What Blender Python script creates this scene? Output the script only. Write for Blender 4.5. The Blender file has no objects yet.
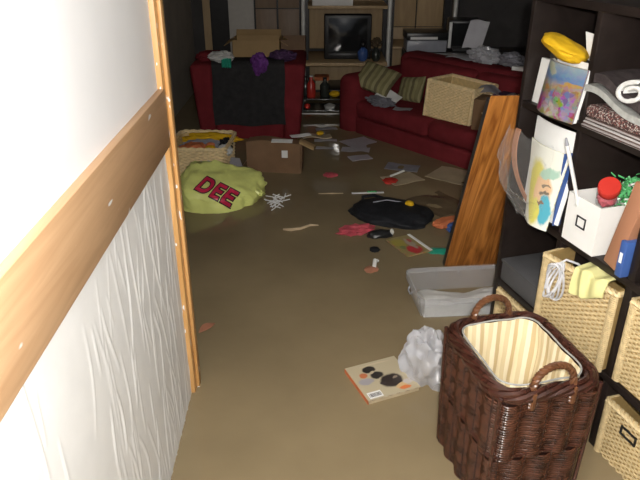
import bpy, bmesh, math, random
import numpy as np
from mathutils import Vector, Matrix, noise
from mathutils.bvhtree import BVHTree

R = math.radians
SC = bpy.context.scene
COL = SC.collection
PI = math.pi

# ------------------------------------------------------------------ camera, world, light
cam = bpy.data.cameras.new('camera')
cam.lens = 36.0; cam.sensor_width = 36.0; cam.clip_start = 0.02
camo = bpy.data.objects.new('camera', cam); COL.objects.link(camo)
camo.location = (0, 0, 1.7); camo.rotation_euler = (R(64), 0, 0)
SC.camera = camo

w = bpy.data.worlds.new('world'); SC.world = w; w.use_nodes = True
w.node_tree.nodes['Background'].inputs[0].default_value = (0.75, 0.85, 1.0, 1)
w.node_tree.nodes['Background'].inputs[1].default_value = 0.2

# the camera's built-in flash, just above and right of the lens
fl = bpy.data.lights.new('camera_flash', 'POINT'); fl.energy = 208; fl.shadow_soft_size = 0.018
fl.color = (1.0, 0.965, 0.92)
flo = bpy.data.objects.new('camera_flash', fl); COL.objects.link(flo); flo.location = (0.045, -0.01, 1.765)

vs = SC.view_settings
vs.view_transform = 'Standard'; vs.look = 'None'; vs.gamma = 1.0; vs.use_curve_mapping = False
vs.exposure = 0.0

# ------------------------------------------------------------------ materials
def nodes_of(name):
    m = bpy.data.materials.new(name); m.use_nodes = True
    nt = m.node_tree; b = nt.nodes['Principled BSDF']
    return m, nt, b

def nd(nt, typ, **kw):
    n = nt.nodes.new(typ)
    for k, v in kw.items(): setattr(n, k, v)
    return n

def coords(nt, scale=(1, 1, 1), kind='Object'):
    tc = nd(nt, 'ShaderNodeTexCoord'); mp = nd(nt, 'ShaderNodeMapping')
    mp.inputs['Scale'].default_value = scale
    nt.links.new(tc.outputs[kind], mp.inputs['Vector'])
    return mp.outputs['Vector']

def c4(c): return (c[0], c[1], c[2], 1)

def mk(name, c, rough=0.6, var=0.18, scale=18, bump=0.0, bscale=60, metallic=0, spec=0.4, stretch=(1, 1, 1), sheen=0):
    m, nt, b = nodes_of(name)
    v = coords(nt, stretch)
    n = nd(nt, 'ShaderNodeTexNoise'); n.inputs['Scale'].default_value = scale; n.inputs['Detail'].default_value = 5
    nt.links.new(v, n.inputs['Vector'])
    cr = nd(nt, 'ShaderNodeValToRGB')
    cr.color_ramp.elements[0].position = 0.3; cr.color_ramp.elements[1].position = 0.7
    cr.color_ramp.elements[0].color = c4([x * (1 - var) for x in c]); cr.color_ramp.elements[1].color = c4([min(1, x * (1 + var)) for x in c])
    nt.links.new(n.outputs['Fac'], cr.inputs[0]); nt.links.new(cr.outputs[0], b.inputs['Base Color'])
    b.inputs['Roughness'].default_value = rough; b.inputs['Metallic'].default_value = metallic
    b.inputs['Specular IOR Level'].default_value = spec
    if sheen: b.inputs['Sheen Weight'].default_value = sheen
    if bump:
        n2 = nd(nt, 'ShaderNodeTexNoise'); n2.inputs['Scale'].default_value = bscale; n2.inputs['Detail'].default_value = 4
        nt.links.new(v, n2.inputs['Vector'])
        bp = nd(nt, 'ShaderNodeBump'); bp.inputs['Strength'].default_value = bump; bp.inputs['Distance'].default_value = 0.01
        nt.links.new(n2.outputs['Fac'], bp.inputs['Height']); nt.links.new(bp.outputs[0], b.inputs['Normal'])
    return m

def wood(name, c1, c2, stretch=(14, 14, 1.2), rough=0.4, specks=None, spec=0.4, dist=1.5):
    m, nt, b = nodes_of(name)
    v = coords(nt, stretch)
    n = nd(nt, 'ShaderNodeTexNoise'); n.inputs['Scale'].default_value = 1.6; n.inputs['Detail'].default_value = 8
    n.inputs['Distortion'].default_value = dist
    nt.links.new(v, n.inputs['Vector'])
    cr = nd(nt, 'ShaderNodeValToRGB'); cr.color_ramp.elements[0].position = 0.32; cr.color_ramp.elements[1].position = 0.68
    cr.color_ramp.elements[0].color = c4(c1); cr.color_ramp.elements[1].color = c4(c2)
    nt.links.new(n.outputs['Fac'], cr.inputs[0]); out = cr.outputs[0]
    if specks:
        v2 = coords(nt, specks[1]); n2 = nd(nt, 'ShaderNodeTexNoise'); n2.inputs['Scale'].default_value = 1; n2.inputs['Detail'].default_value = 1
        nt.links.new(v2, n2.inputs['Vector'])
        cr2 = nd(nt, 'ShaderNodeValToRGB'); cr2.color_ramp.elements[0].position = specks[0]; cr2.color_ramp.elements[1].position = specks[0] + 0.02
        nt.links.new(n2.outputs['Fac'], cr2.inputs[0])
        mx = nd(nt, 'ShaderNodeMix', data_type='RGBA'); nt.links.new(cr2.outputs[0], mx.inputs['Factor'])
        nt.links.new(out, mx.inputs['A']); mx.inputs['B'].default_value = (0.85, 0.85, 0.84, 1); out = mx.outputs['Result']
    nt.links.new(out, b.inputs['Base Color']); b.inputs['Roughness'].default_value = rough
    b.inputs['Specular IOR Level'].default_value = spec
    return m

def stripes(name, cs, axis=0, width=0.02, rough=0.8, kind='Object', noise_amt=0.004):
    """flat woven stripes across one object axis"""
    m, nt, b = nodes_of(name)
    tc = nd(nt, 'ShaderNodeTexCoord'); sx = nd(nt, 'ShaderNodeSeparateXYZ'); nt.links.new(tc.outputs[kind], sx.inputs[0])
    ns = nd(nt, 'ShaderNodeTexNoise'); ns.inputs['Scale'].default_value = 12; nt.links.new(tc.outputs[kind], ns.inputs['Vector'])
    a = nd(nt, 'ShaderNodeMath', operation='MULTIPLY_ADD'); nt.links.new(ns.outputs['Fac'], a.inputs[0]); a.inputs[1].default_value = noise_amt
    nt.links.new(sx.outputs[axis], a.inputs[2])
    d = nd(nt, 'ShaderNodeMath', operation='DIVIDE'); nt.links.new(a.outputs[0], d.inputs[0]); d.inputs[1].default_value = width * len(cs)
    f = nd(nt, 'ShaderNodeMath', operation='FRACT'); nt.links.new(d.outputs[0], f.inputs[0])
    cr = nd(nt, 'ShaderNodeValToRGB'); cr.color_ramp.interpolation = 'CONSTANT'
    el = cr.color_ramp.elements
    while len(el) < len(cs): el.new(0.5)
    for i, c in enumerate(cs): el[i].position = i / len(cs); el[i].color = c4(c)
    nt.links.new(f.outputs[0], cr.inputs[0]); nt.links.new(cr.outputs[0], b.inputs['Base Color'])
    b.inputs['Roughness'].default_value = rough; b.inputs['Specular IOR Level'].default_value = 0.2
    return m

def printed(name, base, shapes, rough=0.35, wob=0.06, ramp=None, nscale=7, cells=None):
    """flat print on a UV-mapped face: soft-edged ellipses over a paper colour (u, v, ru, rv, angle, colour)"""
    m, nt, b = nodes_of(name)
    tc = nd(nt, 'ShaderNodeTexCoord')
    ns = nd(nt, 'ShaderNodeTexNoise'); ns.inputs['Scale'].default_value = nscale; ns.inputs['Detail'].default_value = 3
    nt.links.new(tc.outputs['UV'], ns.inputs['Vector'])
    sub = nd(nt, 'ShaderNodeVectorMath', operation='SUBTRACT'); nt.links.new(ns.outputs['Color'], sub.inputs[0]); sub.inputs[1].default_value = (0.5, 0.5, 0.5)
    scl = nd(nt, 'ShaderNodeVectorMath', operation='SCALE'); nt.links.new(sub.outputs[0], scl.inputs[0]); scl.inputs['Scale'].default_value = wob * 2
    add = nd(nt, 'ShaderNodeVectorMath', operation='ADD'); nt.links.new(tc.outputs['UV'], add.inputs[0]); nt.links.new(scl.outputs[0], add.inputs[1])
    if ramp:
        sx = nd(nt, 'ShaderNodeSeparateXYZ'); nt.links.new(add.outputs[0], sx.inputs[0])
        cr = nd(nt, 'ShaderNodeValToRGB'); el = cr.color_ramp.elements
        while len(el) < len(ramp): el.new(0.5)
        for i, (p, c) in enumerate(ramp): el[i].position = p; el[i].color = c4(c)
        nt.links.new(sx.outputs[1], cr.inputs[0]); out = cr.outputs[0]
    else:
        rg = nd(nt, 'ShaderNodeRGB'); rg.outputs[0].default_value = c4(base); out = rg.outputs[0]
    for (u, v, ru, rv, ang, c) in shapes:
        mp = nd(nt, 'ShaderNodeMapping', vector_type='TEXTURE'); nt.links.new(add.outputs[0], mp.inputs[0])
        mp.inputs['Location'].default_value = (u, v, 0); mp.inputs['Rotation'].default_value = (0, 0, R(ang)); mp.inputs['Scale'].default_value = (ru, rv, 1)
        fl2 = nd(nt, 'ShaderNodeVectorMath', operation='MULTIPLY'); nt.links.new(mp.outputs[0], fl2.inputs[0]); fl2.inputs[1].default_value = (1, 1, 0)
        ln = nd(nt, 'ShaderNodeVectorMath', operation='LENGTH'); nt.links.new(fl2.outputs[0], ln.inputs[0])
        mr = nd(nt, 'ShaderNodeMapRange'); nt.links.new(ln.outputs['Value'], mr.inputs[0])
        mr.inputs[1].default_value = 0.85; mr.inputs[2].default_value = 1.1; mr.inputs[3].default_value = 1; mr.inputs[4].default_value = 0
        mx = nd(nt, 'ShaderNodeMix', data_type='RGBA'); nt.links.new(mr.outputs[0], mx.inputs['Factor']); nt.links.new(out, mx.inputs['A'])
        mx.inputs['B'].default_value = c4(c); out = mx.outputs['Result']
    if cells:                                                    # small painted dabs over the lower part of the picture
        vo = nd(nt, 'ShaderNodeTexVoronoi'); vo.inputs['Scale'].default_value = cells[0]; nt.links.new(add.outputs[0], vo.inputs['Vector'])
        hs = nd(nt, 'ShaderNodeHueSaturation'); nt.links.new(vo.outputs['Color'], hs.inputs['Color']); hs.inputs['Saturation'].default_value = 0.95; hs.inputs['Value'].default_value = cells[2]
        sy = nd(nt, 'ShaderNodeSeparateXYZ'); nt.links.new(add.outputs[0], sy.inputs[0])
        mr = nd(nt, 'ShaderNodeMapRange'); nt.links.new(sy.outputs[1], mr.inputs[0]); mr.inputs[1].default_value = cells[1]; mr.inputs[2].default_value = cells[1] + 0.2; mr.inputs[3].default_value = 0.55; mr.inputs[4].default_value = 0.12
        mx = nd(nt, 'ShaderNodeMix', data_type='RGBA'); nt.links.new(mr.outputs[0], mx.inputs['Factor']); nt.links.new(out, mx.inputs['A']); nt.links.new(hs.outputs[0], mx.inputs['B']); h2 = nd(nt, 'ShaderNodeHueSaturation'); nt.links.new(mx.outputs['Result'], h2.inputs['Color']); h2.inputs['Saturation'].default_value = 1.35; h2.inputs['Value'].default_value = 0.72; out = h2.outputs[0]
    nt.links.new(out, b.inputs['Base Color']); b.inputs['Roughness'].default_value = rough
    return m

def film(name, tint=(1, 1, 1), body=0.18, rough=0.12):
    """thin clear plastic: mostly see-through, a milky body and sharp glints"""
    m, nt, b = nodes_of(name)
    b.inputs['Base Color'].default_value = c4(tint); b.inputs['Roughness'].default_value = rough; b.inputs['Specular IOR Level'].default_value = 0.8
    tr = nd(nt, 'ShaderNodeBsdfTransparent'); mx = nd(nt, 'ShaderNodeMixShader')
    lw = nd(nt, 'ShaderNodeLayerWeight'); lw.inputs[0].default_value = 0.5; fr = nd(nt, 'ShaderNodeMath', operation='POWER'); nt.links.new(lw.outputs['Facing'], fr.inputs[0]); fr.inputs[1].default_value = 4.0
    ad = nd(nt, 'ShaderNodeMath', operation='ADD', use_clamp=True); nt.links.new(fr.outputs[0], ad.inputs[0]); ad.inputs[1].default_value = body
    nt.links.new(ad.outputs[0], mx.inputs[0]); nt.links.new(tr.outputs[0], mx.inputs[1]); nt.links.new(b.outputs[0], mx.inputs[2])
    nt.links.new(mx.outputs[0], nt.nodes['Material Output'].inputs['Surface'])
    return m

def water_mat():
    m, nt, b = nodes_of('flood_water')
    v = coords(nt, (1, 1, 1))
    n = nd(nt, 'ShaderNodeTexNoise'); n.inputs['Scale'].default_value = 1.3; n.inputs['Detail'].default_value = 4; nt.links.new(v, n.inputs['Vector'])
    cr = nd(nt, 'ShaderNodeValToRGB'); cr.color_ramp.elements[0].position = 0.3; cr.color_ramp.elements[1].position = 0.7
    cr.color_ramp.elements[0].color = (0.195, 0.150, 0.086, 1); cr.color_ramp.elements[1].color = (0.262, 0.202, 0.116, 1)
    nt.links.new(n.outputs['Fac'], cr.inputs[0]); nt.links.new(cr.outputs[0], b.inputs['Base Color'])
    b.inputs['Roughness'].default_value = 0.06; b.inputs['IOR'].default_value = 1.33
    n2 = nd(nt, 'ShaderNodeTexNoise'); n2.inputs['Scale'].default_value = 9; n2.inputs['Detail'].default_value = 2; nt.links.new(v, n2.inputs['Vector'])
    bp = nd(nt, 'ShaderNodeBump'); bp.inputs['Strength'].default_value = 0.08; bp.inputs['Distance'].default_value = 0.02
    nt.links.new(n2.outputs['Fac'], bp.inputs['Height']); nt.links.new(bp.outputs[0], b.inputs['Normal'])
    return m

M = dict(
    water=water_mat(),
    paint=mk('white_paint', (0.80, 0.80, 0.81), 0.55, 0.02, 6),
    paper_wall=mk('vinyl_wallpaper', (0.78, 0.78, 0.77), 0.42, 0.04, 9, spec=0.5),
    floor=mk('floor_vinyl', (0.20, 0.16, 0.11), 0.5, 0.2, 6),
    ceil=mk('ceiling_paint', (0.6, 0.6, 0.58), 0.8, 0.03, 4),
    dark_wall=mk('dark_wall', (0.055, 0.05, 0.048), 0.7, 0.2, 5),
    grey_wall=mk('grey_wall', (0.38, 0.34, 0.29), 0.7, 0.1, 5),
    black=mk('black_lacquer', (0.02, 0.018, 0.018), 0.35, 0.2, 10),
    rail=wood('rail_wood', (0.46, 0.275, 0.145), (0.56, 0.355, 0.20), (10, 1.0, 16), 0.45, (0.74, (32, 9, 28))),
    jamb=wood('jamb_wood', (0.52, 0.27, 0.09), (0.66, 0.38, 0.15), (22, 22, 1.4), 0.4, (0.69, (60, 60, 22))),
    plank=wood('plank_wood', (0.20, 0.062, 0.010), (0.56, 0.225, 0.050), (16, 16, 1.1), 0.3, dist=2.5),
    plank_edge=mk('plank_edge', (0.035, 0.033, 0.032), 0.5),
    espresso=wood('espresso_wood', (0.012, 0.0085, 0.0072), (0.020, 0.014, 0.012), (6, 6, 6), 0.36, spec=0.35),
    unit_wood=wood('unit_wood', (0.42, 0.29, 0.155), (0.52, 0.37, 0.20), (8, 8, 1.0), 0.5),
    unit_wood2=wood('cabinet_wood', (0.24, 0.165, 0.11), (0.31, 0.22, 0.15), (8, 8, 1.0), 0.5),
    pale_door=mk('pale_door', (0.55, 0.52, 0.47), 0.6, 0.05),
    steel=mk('steel_pole', (0.68, 0.68, 0.64), 0.4, 0.05, metallic=0.15),
    red=mk('red_upholstery', (0.175, 0.022, 0.027), 0.9, 0.15, 9, 0.25, 220, spec=0.1),
    throw=mk('black_throw', (0.030, 0.029, 0.030), 0.85, 0.2, 20, 0.3, 90, spec=0.15),
    card=mk('cardboard', (0.46, 0.31, 0.15), 0.75, 0.08, 5, spec=0.2),
    card_dark=mk('wet_cardboard', (0.20, 0.115, 0.06), 0.55, 0.15, 6, spec=0.3),
    paper=mk('paper', (0.78, 0.78, 0.76), 0.6, 0.05, 9),
    paper_grey=mk('wet_paper', (0.36, 0.35, 0.38), 0.4, 0.1, 9),
    paper_tan=mk('tan_paper', (0.42, 0.34, 0.22), 0.6, 0.15, 8),
    white_plastic=mk('white_plastic', (0.80, 0.80, 0.79), 0.35, 0.02),
    white_card=mk('white_card', (0.80, 0.79, 0.76), 0.55, 0.02),
    yellow=mk('yellow_cloth', (0.62, 0.37, 0.012), 0.75, 0.12, 14, spec=0.2),
    pale_yellow=mk('pale_yellow_cloth', (0.62, 0.59, 0.27), 0.8, 0.06, 14, spec=0.2),
    lime=mk('lime_bag', (0.72, 0.76, 0.24), 0.3, 0.12, 7, 0.3, 22, spec=0.5),
    crimson=mk('crimson_print', (0.58, 0.02, 0.075), 0.35, 0.08),
    ink=mk('black_ink', (0.03, 0.02, 0.025), 0.45),
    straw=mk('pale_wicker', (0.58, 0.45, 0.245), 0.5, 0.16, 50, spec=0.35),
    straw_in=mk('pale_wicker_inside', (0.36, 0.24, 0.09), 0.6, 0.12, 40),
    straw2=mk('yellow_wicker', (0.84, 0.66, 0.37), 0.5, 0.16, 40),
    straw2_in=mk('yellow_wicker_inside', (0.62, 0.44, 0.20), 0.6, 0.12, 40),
    wick=mk('brown_wicker', (0.052, 0.019, 0.010), 0.20, 0.6, 30, spec=0.7),
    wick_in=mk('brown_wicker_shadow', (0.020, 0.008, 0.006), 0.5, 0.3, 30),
    wick_rim=mk('brown_wicker_rim', (0.042, 0.014, 0.009), 0.25, 0.4, 30, spec=0.6),
    handle=mk('brown_handle', (0.105, 0.042, 0.018), 0.28, 0.3, 40, spec=0.6),
    cord=mk('white_cord', (0.62, 0.62, 0.64), 0.45),
    grey_box=mk('grey_plastic', (0.085, 0.085, 0.088), 0.4, 0.08),
    bin=film('bin_plastic', (0.60, 0.61, 0.63), 0.30, 0.25),
    film=film('clear_film', (0.7, 0.7, 0.68), 0.07, 0.06),
    filmw=film('white_film', (0.72, 0.73, 0.78), 0.45, 0.2),
    tv=mk('tv_shell', (0.016, 0.016, 0.017), 0.4, 0.1),
    screen=mk('tv_screen', (0.02, 0.021, 0.022), 0.09, 0.05, spec=0.7),
    red_plastic=mk('red_plastic', (0.50, 0.035, 0.025), 0.25, 0.05, spec=0.5),
    green=mk('green_foil', (0.10, 0.42, 0.15), 0.25, 0.6, 70, spec=0.7),
    blue=mk('blue_card', (0.045, 0.10, 0.30), 0.35, 0.1),
    brown_book=mk('brown_cover', (0.34, 0.16, 0.09), 0.4, 0.06, 6),
    black_plastic=mk('black_plastic', (0.014, 0.014, 0.015), 0.35, 0.2),
    black_cloth=mk('black_nylon', (0.013, 0.014, 0.017), 0.65, 0.3, 16, 0.3, 60, spec=0.25),
    pink=mk('pink_cloth', (0.50, 0.075, 0.10), 0.6, 0.3, 22),
    purple=mk('purple_cloth', (0.13, 0.03, 0.20), 0.7, 0.2),
    dark_purple=mk('dark_purple_cloth', (0.07, 0.03, 0.09), 0.7, 0.2),
    grey_cloth=mk('grey_cloth', (0.20, 0.20, 0.23), 0.8, 0.15),
    orange=mk('orange_cloth', (0.55, 0.16, 0.06), 0.75, 0.2, 16),
    white_cloth=mk('white_towel', (0.62, 0.62, 0.60), 0.9, 0.06, 40, 0.4, 160, spec=0.1),
    grey_towel=mk('grey_towel', (0.33, 0.33, 0.31), 0.9, 0.15, 40, 0.4, 160, spec=0.1),
    dark_towel=mk('dark_towel', (0.045, 0.036, 0.036), 0.9, 0.3, 40, 0.4, 160, spec=0.1),
    teal=mk('green_print', (0.02, 0.30, 0.20), 0.5, 0.1),
    grey_metal=mk('grey_plastic_shell', (0.30, 0.31, 0.35), 0.35, 0.08),
    glass_dark=mk('dark_glass', (0.03, 0.035, 0.03), 0.2, 0.2, spec=0.7),
    stick=mk('pale_wood_stick', (0.50, 0.38, 0.24), 0.5, 0.15),
    brown_sub=mk('waterlogged_board', (0.11, 0.078, 0.048), 0.25, 0.15, 6),
    leaf=mk('rust_leaf', (0.40, 0.17, 0.10), 0.5, 0.2),
)
M['lining'] = stripes('striped_lining', [(0.80, 0.69, 0.46), (0.58, 0.45, 0.25), (0.82, 0.73, 0.53), (0.68, 0.56, 0.34)], 0, 0.021, 0.8, 'UV', 0.01)
M['pillow_stripe'] = stripes('striped_pillow', [(0.20, 0.18, 0.085), (0.32, 0.29, 0.15), (0.15, 0.13, 0.07), (0.28, 0.25, 0.12)], 0, 0.028, 0.85, 'Object', 0.02)
M['towel_stripe'] = stripes('striped_towel', [(0.38, 0.36, 0.35), (0.08, 0.06, 0.055), (0.30, 0.27, 0.26), (0.12, 0.08, 0.07)], 2, 0.005, 0.9, 'Object', 0.004)
def speck():
    m, nt, b = nodes_of('speckled_weave')
    v = coords(nt, (1, 1, 1)); vo = nd(nt, 'ShaderNodeTexVoronoi'); vo.inputs['Scale'].default_value = 230; nt.links.new(v, vo.inputs['Vector'])
    cr = nd(nt, 'ShaderNodeValToRGB'); cr.color_ramp.interpolation = 'CONSTANT'; el = cr.color_ramp.elements
    el.new(0.5); el[0].color = (0.05, 0.022, 0.02, 1); el[1].position = 0.55; el[1].color = (0.18, 0.07, 0.06, 1); el[2].position = 0.78; el[2].color = (0.36, 0.31, 0.28, 1)
    sp = nd(nt, 'ShaderNodeSeparateColor'); nt.links.new(vo.outputs['Color'], sp.inputs[0])
    nt.links.new(sp.outputs[0], cr.inputs[0]); nt.links.new(cr.outputs[0], b.inputs['Base Color']); b.inputs['Roughness'].default_value = 0.9
    return m
M['speck'] = speck()

# ------------------------------------------------------------------ mesh helpers
class MB:
    def __init__(s): s.v = []; s.f = []; s.uv = {}
    def quad_grid(s, pts, nu, nv, closed_u=False, uvs=None):
        """pts: (nv+1) rows of nu(+1) points"""
        cols = nu if closed_u else nu + 1
        b = len(s.v); s.v += [tuple(p) for p in pts]
        for j in range(nv):
            for i in range(nu):
                i2 = (i + 1) % cols
                s.f.append((b + j * cols + i, b + j * cols + i2, b + (j + 1) * cols + i2, b + (j + 1) * cols + i))
                if uvs: s.uv[len(s.f) - 1] = [(i / nu * uvs[0], j / nv * uvs[1]), ((i + 1) / nu * uvs[0], j / nv * uvs[1]), ((i + 1) / nu * uvs[0], (j + 1) / nv * uvs[1]), (i / nu * uvs[0], (j + 1) / nv * uvs[1])]
        return s
    def surf(s, fn, nu, nv, closed_u=False, uvs=(1, 1)):
        cols = nu if closed_u else nu + 1
        return s.quad_grid([fn(i / nu, j / nv) for j in range(nv + 1) for i in range(cols)], nu, nv, closed_u, uvs)
    def slab(s, fn, nu, nv, t, uvs=(1, 1)):
        """a sheet with real thickness; fn gives the top, t is taken off along -z of the local frame"""
        top = [Vector(fn(i / nu, j / nv)) for j in range(nv + 1) for i in range(nu + 1)]
        b = len(s.v); s.quad_grid(top, nu, nv, False, uvs); b2 = len(s.v)
        n = nu + 1
        off = Vector(t) if hasattr(t, '__len__') else Vector((0, 0, -t))
        s.v += [tuple(p + off) for p in top]
        for j in range(nv):
            for i in range(nu): s.f.append((b2 + j * n + i, b2 + (j + 1) * n + i, b2 + (j + 1) * n + i + 1, b2 + j * n + i + 1))
        ring = [i for i in range(nu)] + [nu + j * n for j in range(nv)] + [nv * n + nu - i for i in range(nu)] + [(nv - j) * n for j in range(nv)]
        for k in range(len(ring)):
            p, q = ring[k], ring[(k + 1) % len(ring)]
            s.f.append((b + q, b + p, b2 + p, b2 + q))
        return s
    def box(s, c, d, rot=None, bev=0.0, seg=2):
        bm = bmesh.new(); bmesh.ops.create_cube(bm, size=1)
        for v in bm.verts: v.co = Vector((v.co.x * d[0], v.co.y * d[1], v.co.z * d[2]))
        if bev: bmesh.ops.bevel(bm, geom=bm.edges[:], offset=min(bev, min(d) * 0.49), segments=seg, profile=0.5, affect='EDGES')
        Mx = Matrix.Translation(Vector(c))
        if rot: Mx = Mx @ Matrix.Rotation(rot[2], 4, 'Z') @ Matrix.Rotation(rot[1], 4, 'Y') @ Matrix.Rotation(rot[0], 4, 'X')
        s.add_bm(bm, Mx); return s
    def b2(s, x0, x1, y0, y1, z0, z1, bev=0.0, seg=2):
        return s.box(((x0 + x1) / 2, (y0 + y1) / 2, (z0 + z1) / 2), (x1 - x0, y1 - y0, z1 - z0), None, bev, seg)
    def add_bm(s, bm, Mx=Matrix()):
        b = len(s.v); bm.verts.index_update()
        s.v += [tuple(Mx @ v.co) for v in bm.verts]
        s.f += [tuple(b + v.index for v in f.verts) for f in bm.faces]; bm.free(); return s
    def tube(s, path, r, n=6, closed=False, flat=1.0):
        P = [Vector(p) for p in path]; m = len(P); b = len(s.v); up0 = Vector((0, 0, 1))
        for i, p in enumerate(P):
            t = (P[(i + 1) % m] - P[i - 1]) if closed else (P[min(i + 1, m - 1)] - P[max(i - 1, 0)])
            if t.length < 1e-9: t = Vector((0, 0, 1))
            t.normalize(); u = up0 if abs(t.z) < 0.9 else Vector((1, 0, 0))
            a = t.cross(u).normalized(); c = a.cross(t)
            rr = r[i] if hasattr(r, '__len__') else r
            for k in range(n):
                q = 2 * PI * k / n + PI / n
                s.v.append(tuple(p + a * math.cos(q) * rr * flat + c * math.sin(q) * rr))
        for i in range(m if closed else m - 1):
            i2 = (i + 1) % m
            for k in range(n): s.f.append((b + i * n + k, b + i * n + (k + 1) % n, b + i2 * n + (k + 1) % n, b + i2 * n + k))
        if not closed:
            s.f.append(tuple(b + k for k in range(n))[::-1]); s.f.append(tuple(b + (m - 1) * n + k for k in range(n)))
        return s
    def lathe(s, prof, c=(0, 0, 0), n=20):
        b = len(s.v)
        for r, z in prof:
            for k in range(n): s.v.append((c[0] + r * math.cos(2 * PI * k / n), c[1] + r * math.sin(2 * PI * k / n), c[2] + z))
        for i in range(len(prof) - 1):
            for k in range(n): s.f.append((b + i * n + k, b + i * n + (k + 1) % n, b + (i + 1) * n + (k + 1) % n, b + (i + 1) * n + k))
        s.f.append(tuple(b + k for k in range(n))[::-1]); s.f.append(tuple(b + (len(prof) - 1) * n + k for k in range(n)))
        return s
    def blob(s, c, size, seed=0, amp=0.25, freq=2.2, sub=4, ridge=0.0, boxy=0.0, floor=None):
        """a crumpled soft lump"""
        bm = bmesh.new(); bmesh.ops.create_icosphere(bm, subdivisions=sub, radius=1)
        off = Vector((seed * 7.13, seed * 3.7, seed * 1.9))
        for v in bm.verts:
            p = v.co.normalized()
            if boxy:
                e = 1 - boxy * 0.75
                p = Vector([math.copysign(abs(x) ** e, x) for x in p]); 
                p = p / max(1.0, p.length * 0.72)
            d = noise.fractal(p * freq + off, 1.0, 2.0, 4) * amp
            if ridge: d += (0.5 - abs(noise.noise(p * freq * 1.7 + off * 1.3))) * ridge
            q = p * (1 + d)
            v.co = Vector((q.x * size[0], q.y * size[1], q.z * size[2]))
            if floor is not None and v.co.z < floor: v.co.z = floor + (v.co.z - floor) * 0.08
        s.add_bm(bm, Matrix.Translation(Vector(c))); return s
    def mesh(s, name, m, smooth=True, angle=40):
        me = bpy.data.meshes.new(name); me.from_pydata(s.v, [], s.f)
        if s.uv:
            ul = me.uv_layers.new(name='UVMap')
            for fi, uv in s.uv.items():
                pl = me.polygons[fi]
                for k, li in enumerate(pl.loop_indices): ul.data[li].uv = uv[k]
        me.materials.append(m if not isinstance(m, str) else M[m])
        if smooth:
            for p in me.polygons: p.use_smooth = True
            me.set_sharp_from_angle(angle=R(angle))
        me.update(); return me
    def build(s, name, m, parent=None, loc=(0, 0, 0), rot=(0, 0, 0), smooth=True, angle=40):
        o = bpy.data.objects.new(name, s.mesh(name, m, smooth, angle)); COL.objects.link(o)
        o.location = loc; o.rotation_euler = rot
        if parent: o.parent = parent
        return o

def tag(o, label, cat, group=None, kind=None):
    o['label'] = label
    if cat: o['category'] = cat
    if group: o['group'] = group
    if kind: o['kind'] = kind
    return o
def thing(name, label, cat, loc=(0, 0, 0), rz=0.0, group=None, rot=None):
    o = bpy.data.objects.new(name, None); COL.objects.link(o); o.empty_display_size = 0.05
    o.location = loc; o.rotation_euler = rot or (0, 0, rz)
    return tag(o, label, cat, group)
def struct(o, label=None):
    o['kind'] = 'structure'
    if label: o['label'] = label
    return o
def sheet(name, mat_, w, h, loc, rz=0, label='', cat='paper', curl=0.01, seed=1, t=0.002, tilt=(0, 0), group=None, n=10, parent=None):
    """a sheet of paper or card of real thickness, a little wavy"""
    def fn(u, v):
        x, y = (u - 0.5) * w, (v - 0.5) * h
        return (x, y, curl * noise.noise(Vector((x * 7 + seed * 3.1, y * 7, seed))) * 2)
    o = MB().slab(fn, n, n, t).build(name, mat_, parent, loc, (tilt[0], tilt[1], rz))
    return tag(o, label, cat, group) if label else o

# ------------------------------------------------------------------ the setting
WD = -0.16                                                       # floor under the water
struct(MB().b2(-1.6, 2.5, -0.7, 7.75, WD - 0.06, WD).build('floor', 'floor'), 'submerged basement floor')
rip = MB().surf(lambda u, v: (-1.5 + 3.9 * u, -0.6 + 8.25 * v, 0.0012 * noise.noise(Vector((u * 9, v * 18, 2)))), 60, 110)
tag(rip.build('flood_water', 'water'), 'murky brown flood water covering the whole basement floor', 'water', None, 'stuff')
struct(MB().b2(-1.6, 2.5, -0.7, 7.75, 2.3, 2.36).build('ceiling', 'ceil'))
wl = struct(MB().b2(-0.62, -0.5, -0.7, 2.07, WD, 2.3).build('wall_left', 'paint'), 'white painted partition wall with crinkled wallpaper below the rail')
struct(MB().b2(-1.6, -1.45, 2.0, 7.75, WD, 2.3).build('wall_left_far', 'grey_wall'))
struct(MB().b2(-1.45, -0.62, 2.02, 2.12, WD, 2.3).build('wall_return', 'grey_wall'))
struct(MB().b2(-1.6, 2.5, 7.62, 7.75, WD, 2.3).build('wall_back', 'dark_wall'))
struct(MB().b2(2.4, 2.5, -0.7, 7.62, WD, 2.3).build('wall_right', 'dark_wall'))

WALL_TURN = R(1.3)
def turn(o, p=(-0.497, 1.0)):                                   # the partition is not quite square to the room
    c, s_ = math.cos(WALL_TURN), math.sin(WALL_TURN)
    o.rotation_euler = (0, 0, WALL_TURN); o.location = (p[0] - (c * p[0] - s_ * p[1]), p[1] - (s_ * p[0] + c * p[1]), 0); return o
turn(wl)
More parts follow.
